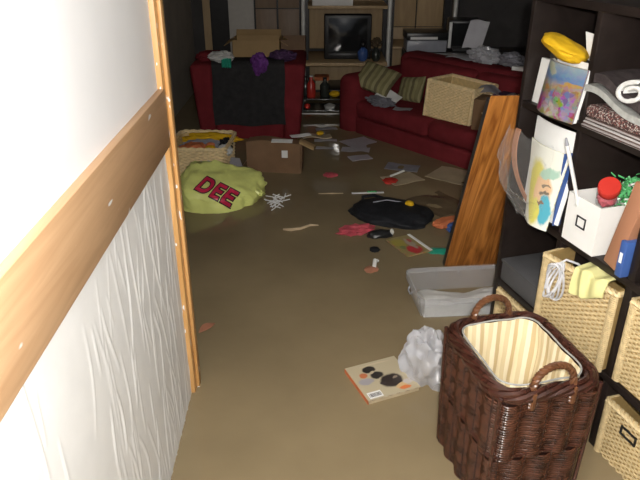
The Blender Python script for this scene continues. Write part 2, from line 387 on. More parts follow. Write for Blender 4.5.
# crinkled wallpaper under the rail: raised vertical creases
def wallpaper():
    ny, nz = 470, 170; y0, y1, z0, z1 = -0.6, 2.068, WD, 1.05
    ys = np.linspace(y0, y1, ny + 1); zs = np.linspace(z0, z1, nz + 1)
    YY, ZZ = np.meshgrid(ys, zs); D = np.zeros_like(YY)
    rng = random.Random(4)
    for k in range(170):
        yc = rng.uniform(y0, y1) if k < 90 else rng.uniform(1.2, y1); zc = rng.uniform(z0, z1 - 0.02); L = rng.uniform(0.05, 0.22); a = rng.uniform(0.008, 0.03)
        fr = rng.uniform(5, 14); ph = rng.uniform(0, 6.3); sl = rng.uniform(-0.22, 0.22); wd = rng.uniform(0.0035, 0.006); h = rng.uniform(0.0014, 0.0036)
        line = yc + a * np.sin(fr * (ZZ - zc) + ph) + sl * (ZZ - zc)
        fade = np.clip(1 - ((ZZ - zc) / L) ** 2, 0, 1) ** 0.5
        D = np.maximum(D, h * fade * np.exp(-((YY - line) / wd) ** 2))
    X = -0.4985 + D
    pts = np.stack([X, YY, ZZ], -1).reshape(-1, 3).tolist()
    o = MB().quad_grid(pts, ny, nz).build('wallpaper', 'paper_wall', wl, angle=80)
    o['label'] = 'crinkled white vinyl wallpaper'
wallpaper()
struct(turn(MB().b2(-0.5, -0.477, -0.7, 2.07, 1.043, 1.233, 0.003).build('trim_1', 'rail')), 'wide wooden chair rail along the white wall')
j = MB().b2(-0.545, -0.482, 2.07, 2.165, WD, 2.3, 0.004)
j = struct(turn(j.build('trim_2', 'jamb')), 'orange wooden door jamb at the end of the white wall')
MB().b2(-0.482, -0.470, 2.105, 2.145, WD, 2.3, 0.002).build('door_stop', 'jamb', j)
struct(MB().b2(-1.31, -1.23, 7.55, 7.62, WD, 2.3).build('trim_3', 'unit_wood'), 'wooden post in the far left corner')
struct(MB().b2(-1.23, -1.02, 7.57, 7.62, WD, 2.3).build('door_1', 'black'), 'dark door in the back wall')

# ------------------------------------------------------------------ cube shelving on the right
SA = R(16.7); SO = Vector((0.986, 1.801, 0))
def sw(dep, s, z):                                               # shelf frame: depth into shelf, along its front (away), height
    return SO + Vector((math.cos(SA), math.sin(SA), 0)) * dep + Vector((-math.sin(SA), math.cos(SA), 0)) * s + Vector((0, 0, z))
shelf = thing('cube_shelf', 'dark brown cube shelving unit standing in the water along the right side', 'shelf', sw(0, 0, WD), SA)
Z = lambda z: z - WD
for s0, s1 in ((0.70, 0.722), (-0.762, -0.74)): MB().b2(0, 0.39, s0, s1, 0, Z(1.49), 0.002).build('side_panel', 'espresso', shelf)
for z0, z1, nm in ((1.462, 1.49, 'top_board'), (1.074, 1.10, 'shelf_board'), (0.658, 0.686, 'shelf_board'), (0.283, 0.311, 'shelf_board'), (-0.13, -0.1, 'bottom_board')):
    MB().b2(0, 0.388, -0.74, 0.70, Z(z0), Z(z1), 0.002).build(nm, 'espresso', shelf)
for s0, s1 in ((0.333, 0.36), (-0.036, -0.006), (-0.40, -0.372)):
    for z0, z1 in ((-0.1, 0.283), (0.311, 0.658), (0.686, 1.074), (1.10, 1.462)):
        MB().b2(0.0005, 0.388, s0, s1, Z(z0), Z(z1), 0.002).build('divider', 'espresso', shelf)
MB().b2(0.388, 0.394, -0.75, 0.71, 0.02, Z(1.48)).build('back_panel', 'espresso', shelf)

# ------------------------------------------------------------------ weaving
def weave_rows(mb, path, normals, z0, z1, rowh, per, amp, alt=True, r=None, drift=None, jit=0.0, closed=False, seed=0, flat=0.55):
    """horizontal strands waving in and out of upright stakes; path = sampled points, per = samples per stake"""
    rng = random.Random(seed); n = int((z1 - z0) / rowh); rr = r or rowh * 0.47
    for k in range(n):
        z = z0 + (k + 0.5) * rowh; ph = PI * k if alt else (PI if drift and drift(k / n) else 0)
        sc = 1 + (drift_scale(k / n) if False else 0)
        js = [rng.uniform(-jit, jit) for _ in range(len(path) // per + 2)]
        pts = []
        for i, (p, nn) in enumerate(zip(path, normals)):
            o = amp * math.sin(PI * i / per + ph)
            pts.append((p[0] * sc + nn[0] * o, p[1] * sc + nn[1] * o, z + js[i // per]))
        mb.tube(pts, rr, 4, closed, flat)
    return mb

def panel(w, z0, z1, rowh=0.0088, stake=0.0165, amp=0.0038, per=4, seed=0, alt=True):
    """a flat woven panel in the local YZ plane facing -X"""
    ns = int(w / stake); N = ns * per
    path = [(0, w * i / N) for i in range(N + 1)]; nor = [(-1, 0)] * (N + 1)
    mb = weave_rows(MB(), path, nor, z0, z1, rowh, per, amp, alt, jit=0.0006, seed=seed)
    for i in range(ns + 1): mb.tube([(0, w * i / ns, z0), (0, w * i / ns, z1)], 0.0016, 4)
    return mb
PANELS = {}
def shelf_basket(label, loc, rz, w, h, d, slot=False, seed=0, group='pale wicker baskets in the cube shelf'):
    """drawer basket: local x goes into the shelf, y along its front, origin at the front near bottom corner"""
    t = thing('wicker_basket', label, 'basket', loc, rz, group)
    key = (w, h)
    if key not in PANELS: PANELS[key] = panel(w - 0.05, 0.012, h - 0.02, seed=seed).mesh('woven_front', 'straw', angle=60)
    o = bpy.data.objects.new('woven_front', PANELS[key]); COL.objects.link(o); o.parent = t; o.location = (0, 0.025, 0)
    b = MB(); b.b2(0.004, 0.012, 0.01, w - 0.01, 0.004, h - 0.004); b.b2(d - 0.012, d, 0.01, w - 0.01, 0.004, h - 0.01)
    b.b2(0.012, d, 0.006, 0.014, 0.004, h - 0.006); b.b2(0.012, d, w - 0.014, w - 0.006, 0.004, h - 0.006); b.b2(0.01, d, 0.01, w - 0.01, 0, 0.008)
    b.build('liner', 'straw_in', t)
    for y in (0.013, w - 0.013):                                  # wound corner posts
        c = MB()
        for k in range(int((h - 0.02) / 0.0075)):
            z = 0.01 + k * 0.0075
            c.tube([(0.004 + 0.011 * math.cos(q), y + 0.013 * math.sin(q), z + 0.002 * math.sin(q)) for q in np.linspace(PI / 2, 3 * PI / 2, 7)], 0.0042, 4)
        c.build('corner_post', 'straw', t)
    rm = MB()
    for kk in range(2):
        rm.tube([(0.003 + 0.006 * math.sin(i * 1.1 + kk * PI), w * i / 44, h - 0.012 + 0.006 * math.cos(i * 1.1 + kk * PI)) for i in range(45)], 0.0075, 5)
    rm.tube([(0.003, 0.0, h - 0.012), (d, 0.0, h - 0.012), (d, w, h - 0.012), (0.003, w, h - 0.012)], 0.009, 5)
    rm.build('rim', 'straw', t)
    if slot:
        lb = MB(); y0, y1, z0, z1 = slot
        for a_, b_, c_, d_ in ((y0, y1, z0, z0 + 0.005), (y0, y1, z1 - 0.005, z1), (y0, y0 + 0.005, z0, z1), (y1 - 0.005, y1, z0, z1)): lb.b2(-0.010, -0.004, a_, b_, c_, d_)
        lb.build('label_frame', 'black_plastic', t)
    return t
shelf_basket('pale wicker basket pulled slightly out, with white cord and yellow cloth over its rim', sw(-0.018, -0.004, 0.3115), SA + R(10), 0.330, 0.325, 0.30)
shelf_basket('pale wicker basket cut off by the right edge, on the middle shelf', sw(0.004, -0.370, 0.3115), SA, 0.330, 0.325, 0.32, seed=3)
shelf_basket('pale wicker basket with black label frame standing in the water, lowest shelf', sw(0.002, -0.370, -0.10), SA, 0.330, 0.335, 0.32, (0.165, 0.235, 0.255, 0.29), seed=5)
shelf_basket('pale wicker basket mostly hidden behind the dark laundry basket, below the grey box', sw(0.004, 0.364, -0.10), SA, 0.330, 0.37, 0.32, seed=7)

# cord loop and yellow cloth over the pulled-out basket
def on_shelf(dep, s, z): return tuple(sw(dep, s, z))
cd = MB()
for k in range(5):
    cd.tube([(-0.012 - 0.004 * k + 0.01 * math.sin(q * 2 + k), 0.03 * math.sin(q) + 0.006 * k - 0.012 - 0.012 * math.cos(q), 0.075 * math.cos(q) + 0.004 * math.sin(3 * q + k)) for q in np.linspace(0, 2 * PI, 26)[:-1]], 0.0042, 6, True)
cd.tube([(-0.012, 0.0, 0.07), (0.01, -0.005, 0.085), (0.05, -0.02, 0.07), (0.08, -0.03, 0.04)], 0.0042, 6)
tag(cd.build('cord_bundle', 'cord', None, on_shelf(-0.062, 0.232, 0.56), (0, 0, SA)), 'coiled white cord hanging over the rim of the pulled-out wicker basket', 'cord')
def ycl(u, v):
    s = -0.07 + 0.14 * u; L = v * 0.17
    if L < 0.07: x, z = 0.075 - L * 1.15, 0.012
    else: x, z = -0.009 - 0.012 * math.sin((L - 0.07) * 20), 0.012 - (L - 0.07) * (0.95 - 0.75 * max(0, 0.5 - u)) 
    return (x + 0.006 * math.sin(u * 14 + v * 3), s + 0.012 * v * math.sin(u * 5), z + 0.009 * math.sin(u * 11 + 1) * (1 - 0.4 * v))
tag(MB().slab(ycl, 26, 22, (0.004, 0, -0.003)).build('duster_cloth', 'pale_yellow', None, on_shelf(-0.040, 0.105, 0.640), (0, 0, SA + R(10))), 'pale yellow cloth draped over the pulled-out wicker basket', 'cloth')

# grey box under the middle shelf
t = thing('storage_box', 'dark grey flat plastic storage box on shelf left of the wicker basket', 'box', sw(0.004, 0.368, 0.3115), SA)
MB().b2(0, 0.34, 0, 0.32, 0, 0.085, 0.006).build('body', 'grey_box', t)
MB().b2(-0.004, 0.345, -0.003, 0.324, 0.0855, 0.10, 0.005).build('lid', 'grey_box', t)

# white box with jar, tinsel, wand
t = thing('magazine_box', 'white open storage box with black label frame holding jar and tinsel', 'box', sw(-0.012, 0.155, 0.687), SA)
b = MB(); W_, D_, H_ = 0.168, 0.26, 0.178
b.b2(0, 0.004, 0, W_, 0, H_ - 0.0); b.b2(D_ - 0.004, D_, 0, W_, 0, H_); b.b2(0.004, D_ - 0.004, 0, 0.004, 0, H_); b.b2(0.004, D_ - 0.004, W_ - 0.004, W_, 0, H_); b.b2(0.004, D_ - 0.004, 0.004, W_ - 0.004, 0, 0.004)
b.build('body', 'white_card', t)
b = MB()
for a_, b_, c_, d_ in ((0.058, 0.106, 0.072, 0.077), (0.058, 0.106, 0.108, 0.113), (0.058, 0.063, 0.072, 0.113), (0.101, 0.106, 0.072, 0.113)): b.b2(-0.003, 0.0, a_, b_, c_, d_)
b.build('label_frame', 'black_plastic', t)
MB().lathe([(0.0, -0.002), (0.006, -0.002), (0.006, 0.003), (0.0, 0.003)], (0, 0, 0), 10).build('rivet', 'steel', t, (-0.002, 0.12, 0.145), (0, -PI / 2, 0))

t = thing('candy_jar', 'clear plastic jar of sweets with red lid, lying in the white box', 'jar', sw(0.075, 0.235, 0.875), 0, None, (R(18), R(-38), SA + R(20)))
MB().lathe([(0.030, -0.055), (0.036, -0.05), (0.036, 0.02), (0.028, 0.03)], n=24).build('glass', 'film', t)
MB().blob((0, 0, -0.022), (0.033, 0.033, 0.03), 3, 0.25, 3, 3).build('sweets', 'pink', t)
MB().lathe([(0.0, 0.027), (0.035, 0.027), (0.037, 0.032), (0.037, 0.060), (0.034, 0.064), (0.0, 0.064)], n=24).build('lid', 'red_plastic', t)
rng = random.Random(9); b = MB()
for k in range(420):
    c = Vector((rng.gauss(0, 0.026), rng.gauss(0, 0.030), rng.gauss(0, 0.028))); d = Vector((rng.uniform(-1, 1), rng.uniform(-1, 1), rng.uniform(-1, 1))).normalized() * 0.011; e = d.orthogonal().normalized() * 0.003
    i = len(b.v); b.v += [tuple(c - d - e), tuple(c + d - e), tuple(c + d + e), tuple(c - d + e)]; b.f.append((i, i + 1, i + 2, i + 3))
t = thing('tinsel_garland', 'bunch of sparkly green tinsel beside the red lidded jar', 'tinsel', sw(0.135, 0.195, 0.875), SA)
o = b.build('strands', 'green', t, smooth=False); o['kind'] = 'stuff'
b = MB()
for k in range(70):
    c = Vector((rng.gauss(0, 0.027), rng.gauss(0, 0.030), rng.gauss(0, 0.028))); d = Vector((rng.uniform(-1, 1), rng.uniform(-1, 1), rng.uniform(-1, 1))).normalized() * 0.009; e = d.orthogonal().normalized() * 0.003
    i = len(b.v); b.v += [tuple(c - d - e), tuple(c + d - e), tuple(c + d + e), tuple(c - d + e)]; b.f.append((i, i + 1, i + 2, i + 3))
o = b.build('silver_strands', 'steel', t, smooth=False); o['kind'] = 'stuff'
b = MB().tube([sw(0.03, 0.290, 0.72), sw(-0.02, 0.275, 0.87), sw(-0.105, 0.262, 1.06)], 0.0065, 8)
t = thing('wand', 'thin white rod sticking up out of the white box', 'rod', (0, 0, 0))
b.build('shaft', 'white_plastic', t); MB().tube([sw(-0.105, 0.262, 1.06), sw(-0.115, 0.260, 1.085)], [0.0065, 0.003], 8).build('tip', 'grey_metal', t)
tag(MB().tube([sw(0.17, 0.17, 0.86), sw(0.14, 0.10, 0.98)], 0.006, 6).build('knitting_needle', 'grey_metal'), 'grey metal rod poking out of the green tinsel', 'rod')

# leaning brown book and blue book
t = thing('brown_box_file', 'brown file leaning against the white box on the right', 'file', sw(-0.012, 0.042, 0.690), 0, None, (R(11.5), 0, SA))
MB().b2(0, 0.22, 0, 0.060, 0, 0.31, 0.004).build('cover', 'brown_book', t)
t = thing('blue_book', 'small blue book leaning by the brown file', 'book', sw(-0.025, 0.0, 0.688), SA, None, None)
MB().b2(0, 0.12, 0, 0.028, 0, 0.125, 0.003).build('cover', 'blue', t); MB().b2(-0.0015, 0, 0.008, 0.020, 0.05, 0.085).build('title_patch', 'paper', t)

# row above: colouring book, white book, yellow cloth, paper
t = thing('white_album', 'white album standing behind the painted picture book', 'book', sw(0.02, 0.668, 1.101), 0, None, (0, R(6), SA))
MB().b2(0, 0.02, -0.325, 0, 0, 0.165, 0.002).build('cover', 'white_card', t)
pr = printed('painted_cover', (0.5, 0.5, 0.5), [
    (0.2, 0.30, 0.10, 0.13, 10, (0.62, 0.22, 0.42)), (0.42, 0.38, 0.08, 0.12, 0, (0.42, 0.28, 0.55)), (0.62, 0.33, 0.10, 0.12, 60, (0.24, 0.52, 0.12)),
    (0.80, 0.42, 0.13, 0.12, 0, (0.40, 0.30, 0.58)), (0.85, 0.18, 0.12, 0.15, 0, (0.50, 0.32, 0.62)), (0.52, 0.13, 0.17, 0.13, 0, (0.72, 0.60, 0.52)),
    (0.12, 0.15, 0.10, 0.10, 0, (0.60, 0.16, 0.16)), (0.35, 0.2, 0.06, 0.08, 0, (0.65, 0.35, 0.5)), (0.70, 0.2, 0.05, 0.06, 0, (0.55, 0.15, 0.4)), (0.25, 0.88, 0.16, 0.10, -20, (0.50, 0.52, 0.42)), (0.78, 0.66, 0.25, 0.05, 8, (0.52, 0.36, 0.20))],
    0.3, 0.10, [(0.0, (0.45, 0.28, 0.20)), (0.35, (0.36, 0.28, 0.36)), (0.55, (0.55, 0.40, 0.22)), (0.72, (0.20, 0.28, 0.46)), (1.0, (0.36, 0.42, 0.44))], nscale=7, cells=(12, 0.5, 0.36))
t = thing('picture_book', 'picture book with pastel painted flower cover, curling on the upper shelf', 'book', sw(-0.028, 0.345, 1.101), SA)
def cb(u, v): return (-0.016 * math.sin(u * PI * 0.8) + 0.03 * u ** 4 - 0.008 + 0.028 * v, 0.235 * (u), 0.178 * v)
MB().slab(lambda u, v: cb(1 - u, v), 20, 8, (0.006, 0, 0)).build('cover', pr, t)
MB().slab(lambda u, v: tuple(Vector(cb(1 - u, v * 0.98)) + Vector((0.0065, 0, 0.002))), 20, 8, (0.012, 0, 0)).build('pages', 'paper', t)
MB().b2(0.055, 0.06, 0.02, 0.215, 0.12, 0.19).build('back_cover', 'white_card', t)
def ycloth(u, v):
    a_ = u * 2 * PI; r_ = 1 - 0.0 * v
    return (0, 0, 0)
b = MB().blob((0, 0, 0), (0.07, 0.105, 0.034), 12, 0.12, 1.3, 4, 0.10)
tag(b.build('yellow_hat', 'yellow', None, on_shelf(0.02, 0.525, 1.322), (R(12), R(18), SA)), 'crumpled bright yellow cloth lying on top of the upper shelf books', 'cloth')
tag(MB().slab(lambda u, v: (0.01 * v, (u - 0.5) * (0.02 + 0.085 * v), 0.085 * v + 0.006 * u), 6, 4, (0.002, 0, 0)).build('paper_scrap', 'paper', None, on_shelf(0.075, 0.455, 1.286), (0, 0, SA)), 'white paper corner sticking up beside the yellow cloth', 'paper')
b = MB().b2(0.065, 0.30, 0.37, 0.66, 1.102, 1.285, 0.004)
t = thing('dark_box', 'black box behind the albums under the yellow cloth', 'box', SO, SA); b.build('body', 'black_plastic', t)

# towels
t = thing('folded_blanket', 'folded striped blanket at the bottom of the towel pile', 'blanket', sw(-0.02, -0.003, 1.1005), SA)
for k in range(3): MB().b2(0.003 * k, 0.33, 0.004, 0.325 - 0.004 * k, 0.0115 * k, 0.0115 * (k + 1), 0.0055, 3).build('fold', 'towel_stripe', t)
tag(MB().b2(0, 0.32, 0, 0.318, 0, 0.042, 0.018, 3).build('speckled_blanket', 'speck', None, on_shelf(-0.018, 0.002, 1.1355), (R(0), 0, SA)), 'brown and white speckled woven blanket between striped blanket and grey towel', 'blanket')
def gt(u, v):
    L = u; s = 0.33 - 0.34 * u; return (-0.022 + 0.30 * v, s, 0.018 + 0.030 * math.cos(u * 3.0) * (1 - 0.3 * v) + 0.006 * math.sin(u * 9 + v * 5))
tag(MB().slab(gt, 24, 12, (0, 0, -0.020)).build('grey_towel', 'grey_towel', None, on_shelf(0, 0, 1.190), (0, 0, SA)), 'pale grey towel draped over the speckled blanket', 'towel')
def dt(u, v):
    s = 0.29 - 0.29 * u; return (-0.026 + 0.30 * v, s, 0.030 + 0.038 * math.cos(u * 2.6) + 0.006 * math.sin(u * 11 + v * 4))
tag(MB().slab(dt, 24, 12, (0, 0, -0.030)).build('dark_towel', 'dark_towel', None, on_shelf(0, 0, 1.215), (0, 0, SA)), 'dark brown towel under the rolled white towel', 'towel')
b = MB(); sp = []
for i in range(64):
    q = i / 63 * 1.35 * 2 * PI; r_ = 0.020 + 0.026 * i / 63; sp.append((r_ * 1.6 * math.cos(q), r_ * 0.86 * math.sin(q)))
def roll(u, v):
    i = u * 63; k = min(62, int(i)); f = i - k; p = (sp[k][0] * (1 - f) + sp[k + 1][0] * f, sp[k][1] * (1 - f) + sp[k + 1][1] * f); return (v * 0.28, p[0], p[1])
bm_path = [roll(i / 63, 0) for i in range(64)]
b.surf(lambda u, v: roll(u, v), 63, 6); 
def roll2(u, v):
    p = roll(u, v); q = math.atan2(p[2], p[1]); return (p[0], p[1] - 0.018 * math.cos(q), p[2] - 0.014 * math.sin(q))
b.surf(lambda u, v: roll2(1 - u, v), 63, 6)
b.surf(lambda u, v: tuple(Vector(roll(u, 0)).lerp(Vector(roll2(u, 0)), v) + Vector((-0.003 * math.sin(v * PI), 0, 0))), 63, 3)
tag(b.build('rolled_towel', 'white_cloth', None, on_shelf(-0.03, 0.115, 1.258), (R(-14), 0, SA)), 'rolled up white towel on top of the towel pile', 'towel')

# clear bag of papers, row above the grey box
t = thing('document_bag', 'clear plastic bag of papers with a coloured drawing hanging out of the shelf', 'bag', SO, SA)
pp = printed('drawing_sheet', (0.72, 0.72, 0.64), [
    (0.45, 0.42, 0.30, 0.42, 18, (0.62, 0.55, 0.10)), (0.62, 0.45, 0.25, 0.22, 10, (0.66, 0.42, 0.24)), (0.80, 0.25, 0.17, 0.20, 25, (0.08, 0.36, 0.46)),
    (0.72, 0.70, 0.22, 0.07, 10, (0.35, 0.52, 0.42)), (0.55, 0.2, 0.14, 0.16, 0, (0.60, 0.56, 0.12)), (0.70, 0.45, 0.13, 0.02, 8, (0.16, 0.12, 0.08)), (0.70, 0.54, 0.12, 0.018, 4, (0.2, 0.15, 0.1)), (0.66, 0.34, 0.12, 0.016, 2, (0.2, 0.12, 0.08))], 0.3, 0.07)
def sheetf(s0, s1, z0, z1, dep, lean=0.05, bow=0.02):
    return lambda u, v: (dep - lean * (1 - v) - bow * math.sin(u * PI), s0 + (s1 - s0) * u, z0 + (z1 - z0) * v)
MB().slab(lambda u, v: tuple(Vector(sheetf(0.60, 0.345, 0.735, 1.055, 0.03)(u, v)) + Vector((0, 0.06 * (v - 0.5) * (1 - u), -0.05 * (1 - v) * u * 0.3))), 10, 10, (0.004, 0, 0)).build('backing_sheet', 'paper', t)
MB().slab(lambda u, v: tuple(Vector(sheetf(0.585, 0.352, 0.70, 0.985, -0.012)(u, v)) + Vector((0, -0.10 * (1 - v) * (1 - u), 0))), 12, 12, (0.003, 0, 0)).build('drawing', pp, t)
MB().b2(-0.028, 0.17, 0.3605, 0.366, 0.715, 0.99).build('blue_folder', 'blue', t)
MB().slab(lambda u, v: (-0.02 - 0.03 * math.sin(v * PI), 0.655 - 0.16 * (1 - v) ** 1.5 + 0.03 * u, 0.715 + 0.28 * v), 4, 12, (0.005, 0, 0)).build('wood_strip', 'brown_book', t)
def bagf(u, v):
    q = u * PI; s_ = 0.36 + 0.36 * math.cos(q * 0.0) ; 
    s0 = 0.375 + 0.03 * v; s1 = 0.56 + 0.19 * math.sin(min(1, v * 1.25) * PI / 2) - 0.05 * v
    s_ = s0 + (s1 - s0) * (0.5 - 0.5 * math.cos(q)); bulge = 0.065 * math.sin(q) ** 0.7 + 0.0
    nz = noise.noise(Vector((u * 6, v * 7, 1.3))) * 0.018 + (0.5 - abs(noise.noise(Vector((u * 11, v * 9, 4.3))))) * 0.012
    return (-0.045 - bulge * (0.3 + 0.7 * math.sin(v * PI)) + nz, s_ + nz * 0.6, 0.692 + 0.31 * v + nz * 0.5)
MB().surf(bagf, 40, 40).build('plastic_film', 'film', t)

# ------------------------------------------------------------------ the plank leaning on the shelf end
t = thing('wooden_plank', 'orange wood grain board leaning against the far end of the shelf', 'board', (0.690, 3.215, WD), 0, None, (R(23.6), 0, R(3)))
Lp = 1.335
MB().b2(0.0005, 0.40, -0.0, 0.006, 0, Lp, 0.001).build('wood_face', 'plank', t)
MB().b2(0.0, 0.40, 0.0065, 0.042, 0, Lp - 0.035, 0.001).build('dark_core', 'plank_edge', t)

# ------------------------------------------------------------------ brown laundry basket
LB = R(13.5)
lb = thing('laundry_basket', 'tall dark brown woven laundry basket with striped cream lining', 'laundry basket', (0.632, 1.672, WD), LB)
def rrect(w, d, r, n, ang0=0):
    """closed rounded rectangle, n points evenly spaced, with outward normals"""
    raw = []
    for cx, cy, a0 in ((w / 2 - r, d / 2 - r, 0), (-w / 2 + r, d / 2 - r, 90), (-w / 2 + r, -d / 2 + r, 180), (w / 2 - r, -d / 2 + r, 270)):
        for k in range(13):
            a_ = R(a0 + 90 * k / 12); raw.append((cx + r * math.cos(a_), cy + r * math.sin(a_), math.cos(a_), math.sin(a_)))
    raw.append(raw[0]); P = np.array(raw); L = np.r_[0, np.cumsum(np.hypot(np.diff(P[:, 0]), np.diff(P[:, 1])))]
    tt = np.linspace(0, L[-1], n, endpoint=False)
    Q = np.stack([np.interp(tt, L, P[:, k]) for k in range(4)], 1)
    nn = Q[:, 2:] / np.linalg.norm(Q[:, 2:], axis=1)[:, None]
    return Q[:, :2], nn
def basket_body(mb, w, d, r, z0, z1, rowh, stakes, per, amp, mode, taper=0.0, jit=0.0008, seed=1, flat=0.6):
    rng = random.Random(seed); n = int((z1 - z0) / rowh)
    P, Nn = rrect(w, d, r, stakes * per)
    for k in range(n):
        f = (k + 0.5) / n; sc = 1 - taper * (1 - f); z = z0 + (k + 0.5) * rowh
        ph = mode(k, f); js = [rng.uniform(-jit, jit) for _ in range(stakes)]
        o = amp * np.sin(2 * PI * np.arange(stakes * per) / (2 * per) + ph)
        mb.tube([(P[i, 0] * sc + Nn[i, 0] * o[i], P[i, 1] * sc + Nn[i, 1] * o[i], z + js[i // per]) for i in range(stakes * per)], rowh * (0.56 if flat < 1 else 0.50), 4 if flat < 1 else 6, True, flat)
    return mb
BW, BD, BZ = 0.348, 0.400, 0.655
basket_body(MB(), BW - 0.015, BD - 0.015, 0.035, 0.0, BZ - 0.03, 0.0092, 30, 8, 0.0070,
            lambda k, f: (PI if f < 0.635 else 0) + (0.0 if k % 2 else 0.25), 0.06, 0.0006, 1, 1.0).build('woven_body', 'wick', lb, angle=70)
P, Nn = rrect(BW - 0.03, BD - 0.03, 0.03, 64)
MB().quad_grid([(P[i, 0] * (0.94 + 0.06 * j), P[i, 1] * (0.94 + 0.06 * j), (BZ - 0.03) * j) for j in range(2) for i in range(64)], 64, 1, True).build('inner_shell', 'wick_in', lb)
stk = MB(); P, Nn = rrect(BW - 0.012, BD - 0.012, 0.035, 30)
for i in range(30):
    stk.tube([(P[i, 0] * 0.942, P[i, 1] * 0.942, 0), (P[i, 0], P[i, 1], BZ - 0.02)], 0.0030, 5)
stk.build('stakes', 'wick_in', lb)
for sx, sy in ((1, 1), (1, -1), (-1, 1), (-1, -1)):               # corner poles
    MB().tube([(sx * (BW / 2 - 0.012) * 0.945, sy * (BD / 2 - 0.012) * 0.945, 0), (sx * (BW / 2 - 0.010), sy * (BD / 2 - 0.010), BZ - 0.01)], 0.007, 8).build('corner_pole', 'wick_rim', lb)
# thin mid band and thick braided rim
P, Nn = rrect(BW - 0.008, BD - 0.008, 0.035, 200)
MB().tube([(P[i, 0] * 0.978, P[i, 1] * 0.978, 0.41 + 0.002 * math.sin(i * 0.9)) for i in range(200)], 0.0035, 5, True).build('mid_band', 'wick_rim', lb)
rimp = rrect(BW - 0.022, BD - 0.022, 0.07, 240)
for kk in range(6):
    b = MB(); P, Nn = rimp
    b.tube([(P[i, 0] + Nn[i, 0] * 0.015 * math.cos(i * 2 * PI / 20 * 0.35 * (20 / 24) + kk * PI / 3), P[i, 1] + Nn[i, 1] * 0.015 * math.cos(i * 2 * PI / 20 * 0.35 * (20 / 24) + kk * PI / 3), BZ - 0.012 + 0.017 * math.sin(i * 2 * PI / 20 * 0.35 * (20 / 24) + kk * PI / 3)) for i in range(240)], 0.0095, 6, True)
    b.build('rim_strand', 'wick_rim', lb)
# lining: striped cloth bag inside the basket, open at the top, with a bottom
def lining(mb):
    P, Nn = rrect(BW - 0.074, BD - 0.074, 0.055, 96); rows = 26
    def pt(i, j):
        f = j / rows; bul = 1 - 0.05 * math.sin(f * PI) ; wv = 0.0045 * math.sin(i / 96 * 2 * PI * 17 + 2 * math.sin(f * 6)) * (0.3 + f)
        sag = 0.012 * noise.noise(Vector((P[i % 96, 0] * 12, P[i % 96, 1] * 12, f * 3)))
        return (P[i % 96, 0] * bul + Nn[i % 96, 0] * (wv + sag), P[i % 96, 1] * bul + Nn[i % 96, 1] * (wv + sag), BZ + 0.002 - 0.51 * f)
    mb.quad_grid([pt(i, j) for j in range(rows + 1) for i in range(96)], 96, rows, True, (1.45, 0.5))
    b0 = len(mb.v); mb.v.append((0, 0, BZ - 0.51)); base = rows * 96
    for i in range(96): mb.f.append((base + (i + 1) % 96, base + i, b0))
    return mb
lining(MB()).build('lining', 'lining', lb, angle=80)
P, Nn = rrect(BW - 0.070, BD - 0.070, 0.058, 120)
MB().tube([(P[i, 0], P[i, 1], BZ + 0.006 + 0.002 * math.sin(i * 0.4)) for i in range(120)], 0.0030, 6, True).build('lining_hem', 'grey_towel', lb)
for sy, yy in ((1, BD / 2 - 0.012), (-1, -BD / 2 + 0.012)):          # two rope handles on the short sides
    h = MB()
    for kk in range(3):
        pts = []
        for i in range(49):
            q = PI * i / 48; x = 0.066 * math.cos(q); z = BZ - 0.01 + 0.092 * math.sin(q) ** 0.7
            tw = i * 0.62 + kk * 2 * PI / 3
            pts.append((x + 0.0058 * math.cos(tw) * math.cos(q), yy + sy * 0.004 + 0.0058 * math.sin(tw), z + 0.0058 * math.cos(tw) * math.sin(q)))
        h.tube(pts, 0.0068, 6)
    ho = h.build('handle', 'handle', lb)
    for sx in (-1, 1):
        w_ = MB()
        for q in range(4): w_.tube([(sx * 0.066 + 0.011 * math.cos(a_), yy + sy * 0.0145 + 0.002 * math.cos(a_ * 2), BZ - 0.05 + 0.012 * q + 0.004 * math.sin(a_)) for a_ in np.linspace(0, 2 * PI, 13)[:-1]], 0.004, 5, True)
        w_.tube([(sx * 0.066, yy + sy * 0.017, BZ - 0.055), (sx * 0.066, yy + sy * 0.022, BZ + 0.004)], 0.006, 6)
        w_.build('binding', 'handle', ho)

# ------------------------------------------------------------------ clear bin, carrier bag, book in the foreground
t = thing('plastic_bin', 'translucent grey plastic storage bin floating by the wooden board', 'bin', (0.738, 2.775, -0.06), R(6))
def binwall(w0, d0, w1, d1, h, r=0.035):
    P0, N0 = rrect(w0, d0, r, 64); P1, N1 = rrect(w1, d1, r, 64)
    mb = MB(); mb.quad_grid([tuple(P0[i]) + (0,) for i in range(64)] + [tuple(P1[i]) + (h,) for i in range(64)], 64, 1, True)
    mb.f.append(tuple(range(64))[::-1]); return mb, P1
mb, P1 = binwall(0.50, 0.24, 0.56, 0.31, 0.175); mb.build('tub', 'bin', t, angle=60)
rp, rn = rrect(0.575, 0.325, 0.045, 80)
rb = MB(); rb.quad_grid([(rp[i, 0], rp[i, 1], z) for z in (0.150, 0.178) for i in range(80)], 80, 1, True)
rp2, _ = rrect(0.552, 0.302, 0.04, 80)
rb.quad_grid([(rp[i, 0], rp[i, 1], 0.178) for i in range(80)] + [(rp2[i, 0], rp2[i, 1], 0.178) for i in range(80)], 80, 1, True)
rb.build('rim', 'bin', t, angle=60)
for x in (-0.12, 0.0, 0.12): MB().b2(x - 0.002, x + 0.002, 0.150, 0.1515, 0.135, 0.172).build('rib', 'bin', t)
hc = MB().tube([(-0.288, -0.03, 0.152), (-0.296, -0.02, 0.135), (-0.296, 0.02, 0.135), (-0.288, 0.03, 0.152)], 0.004, 6); hc.build('handle_clip', 'grey_metal', t)
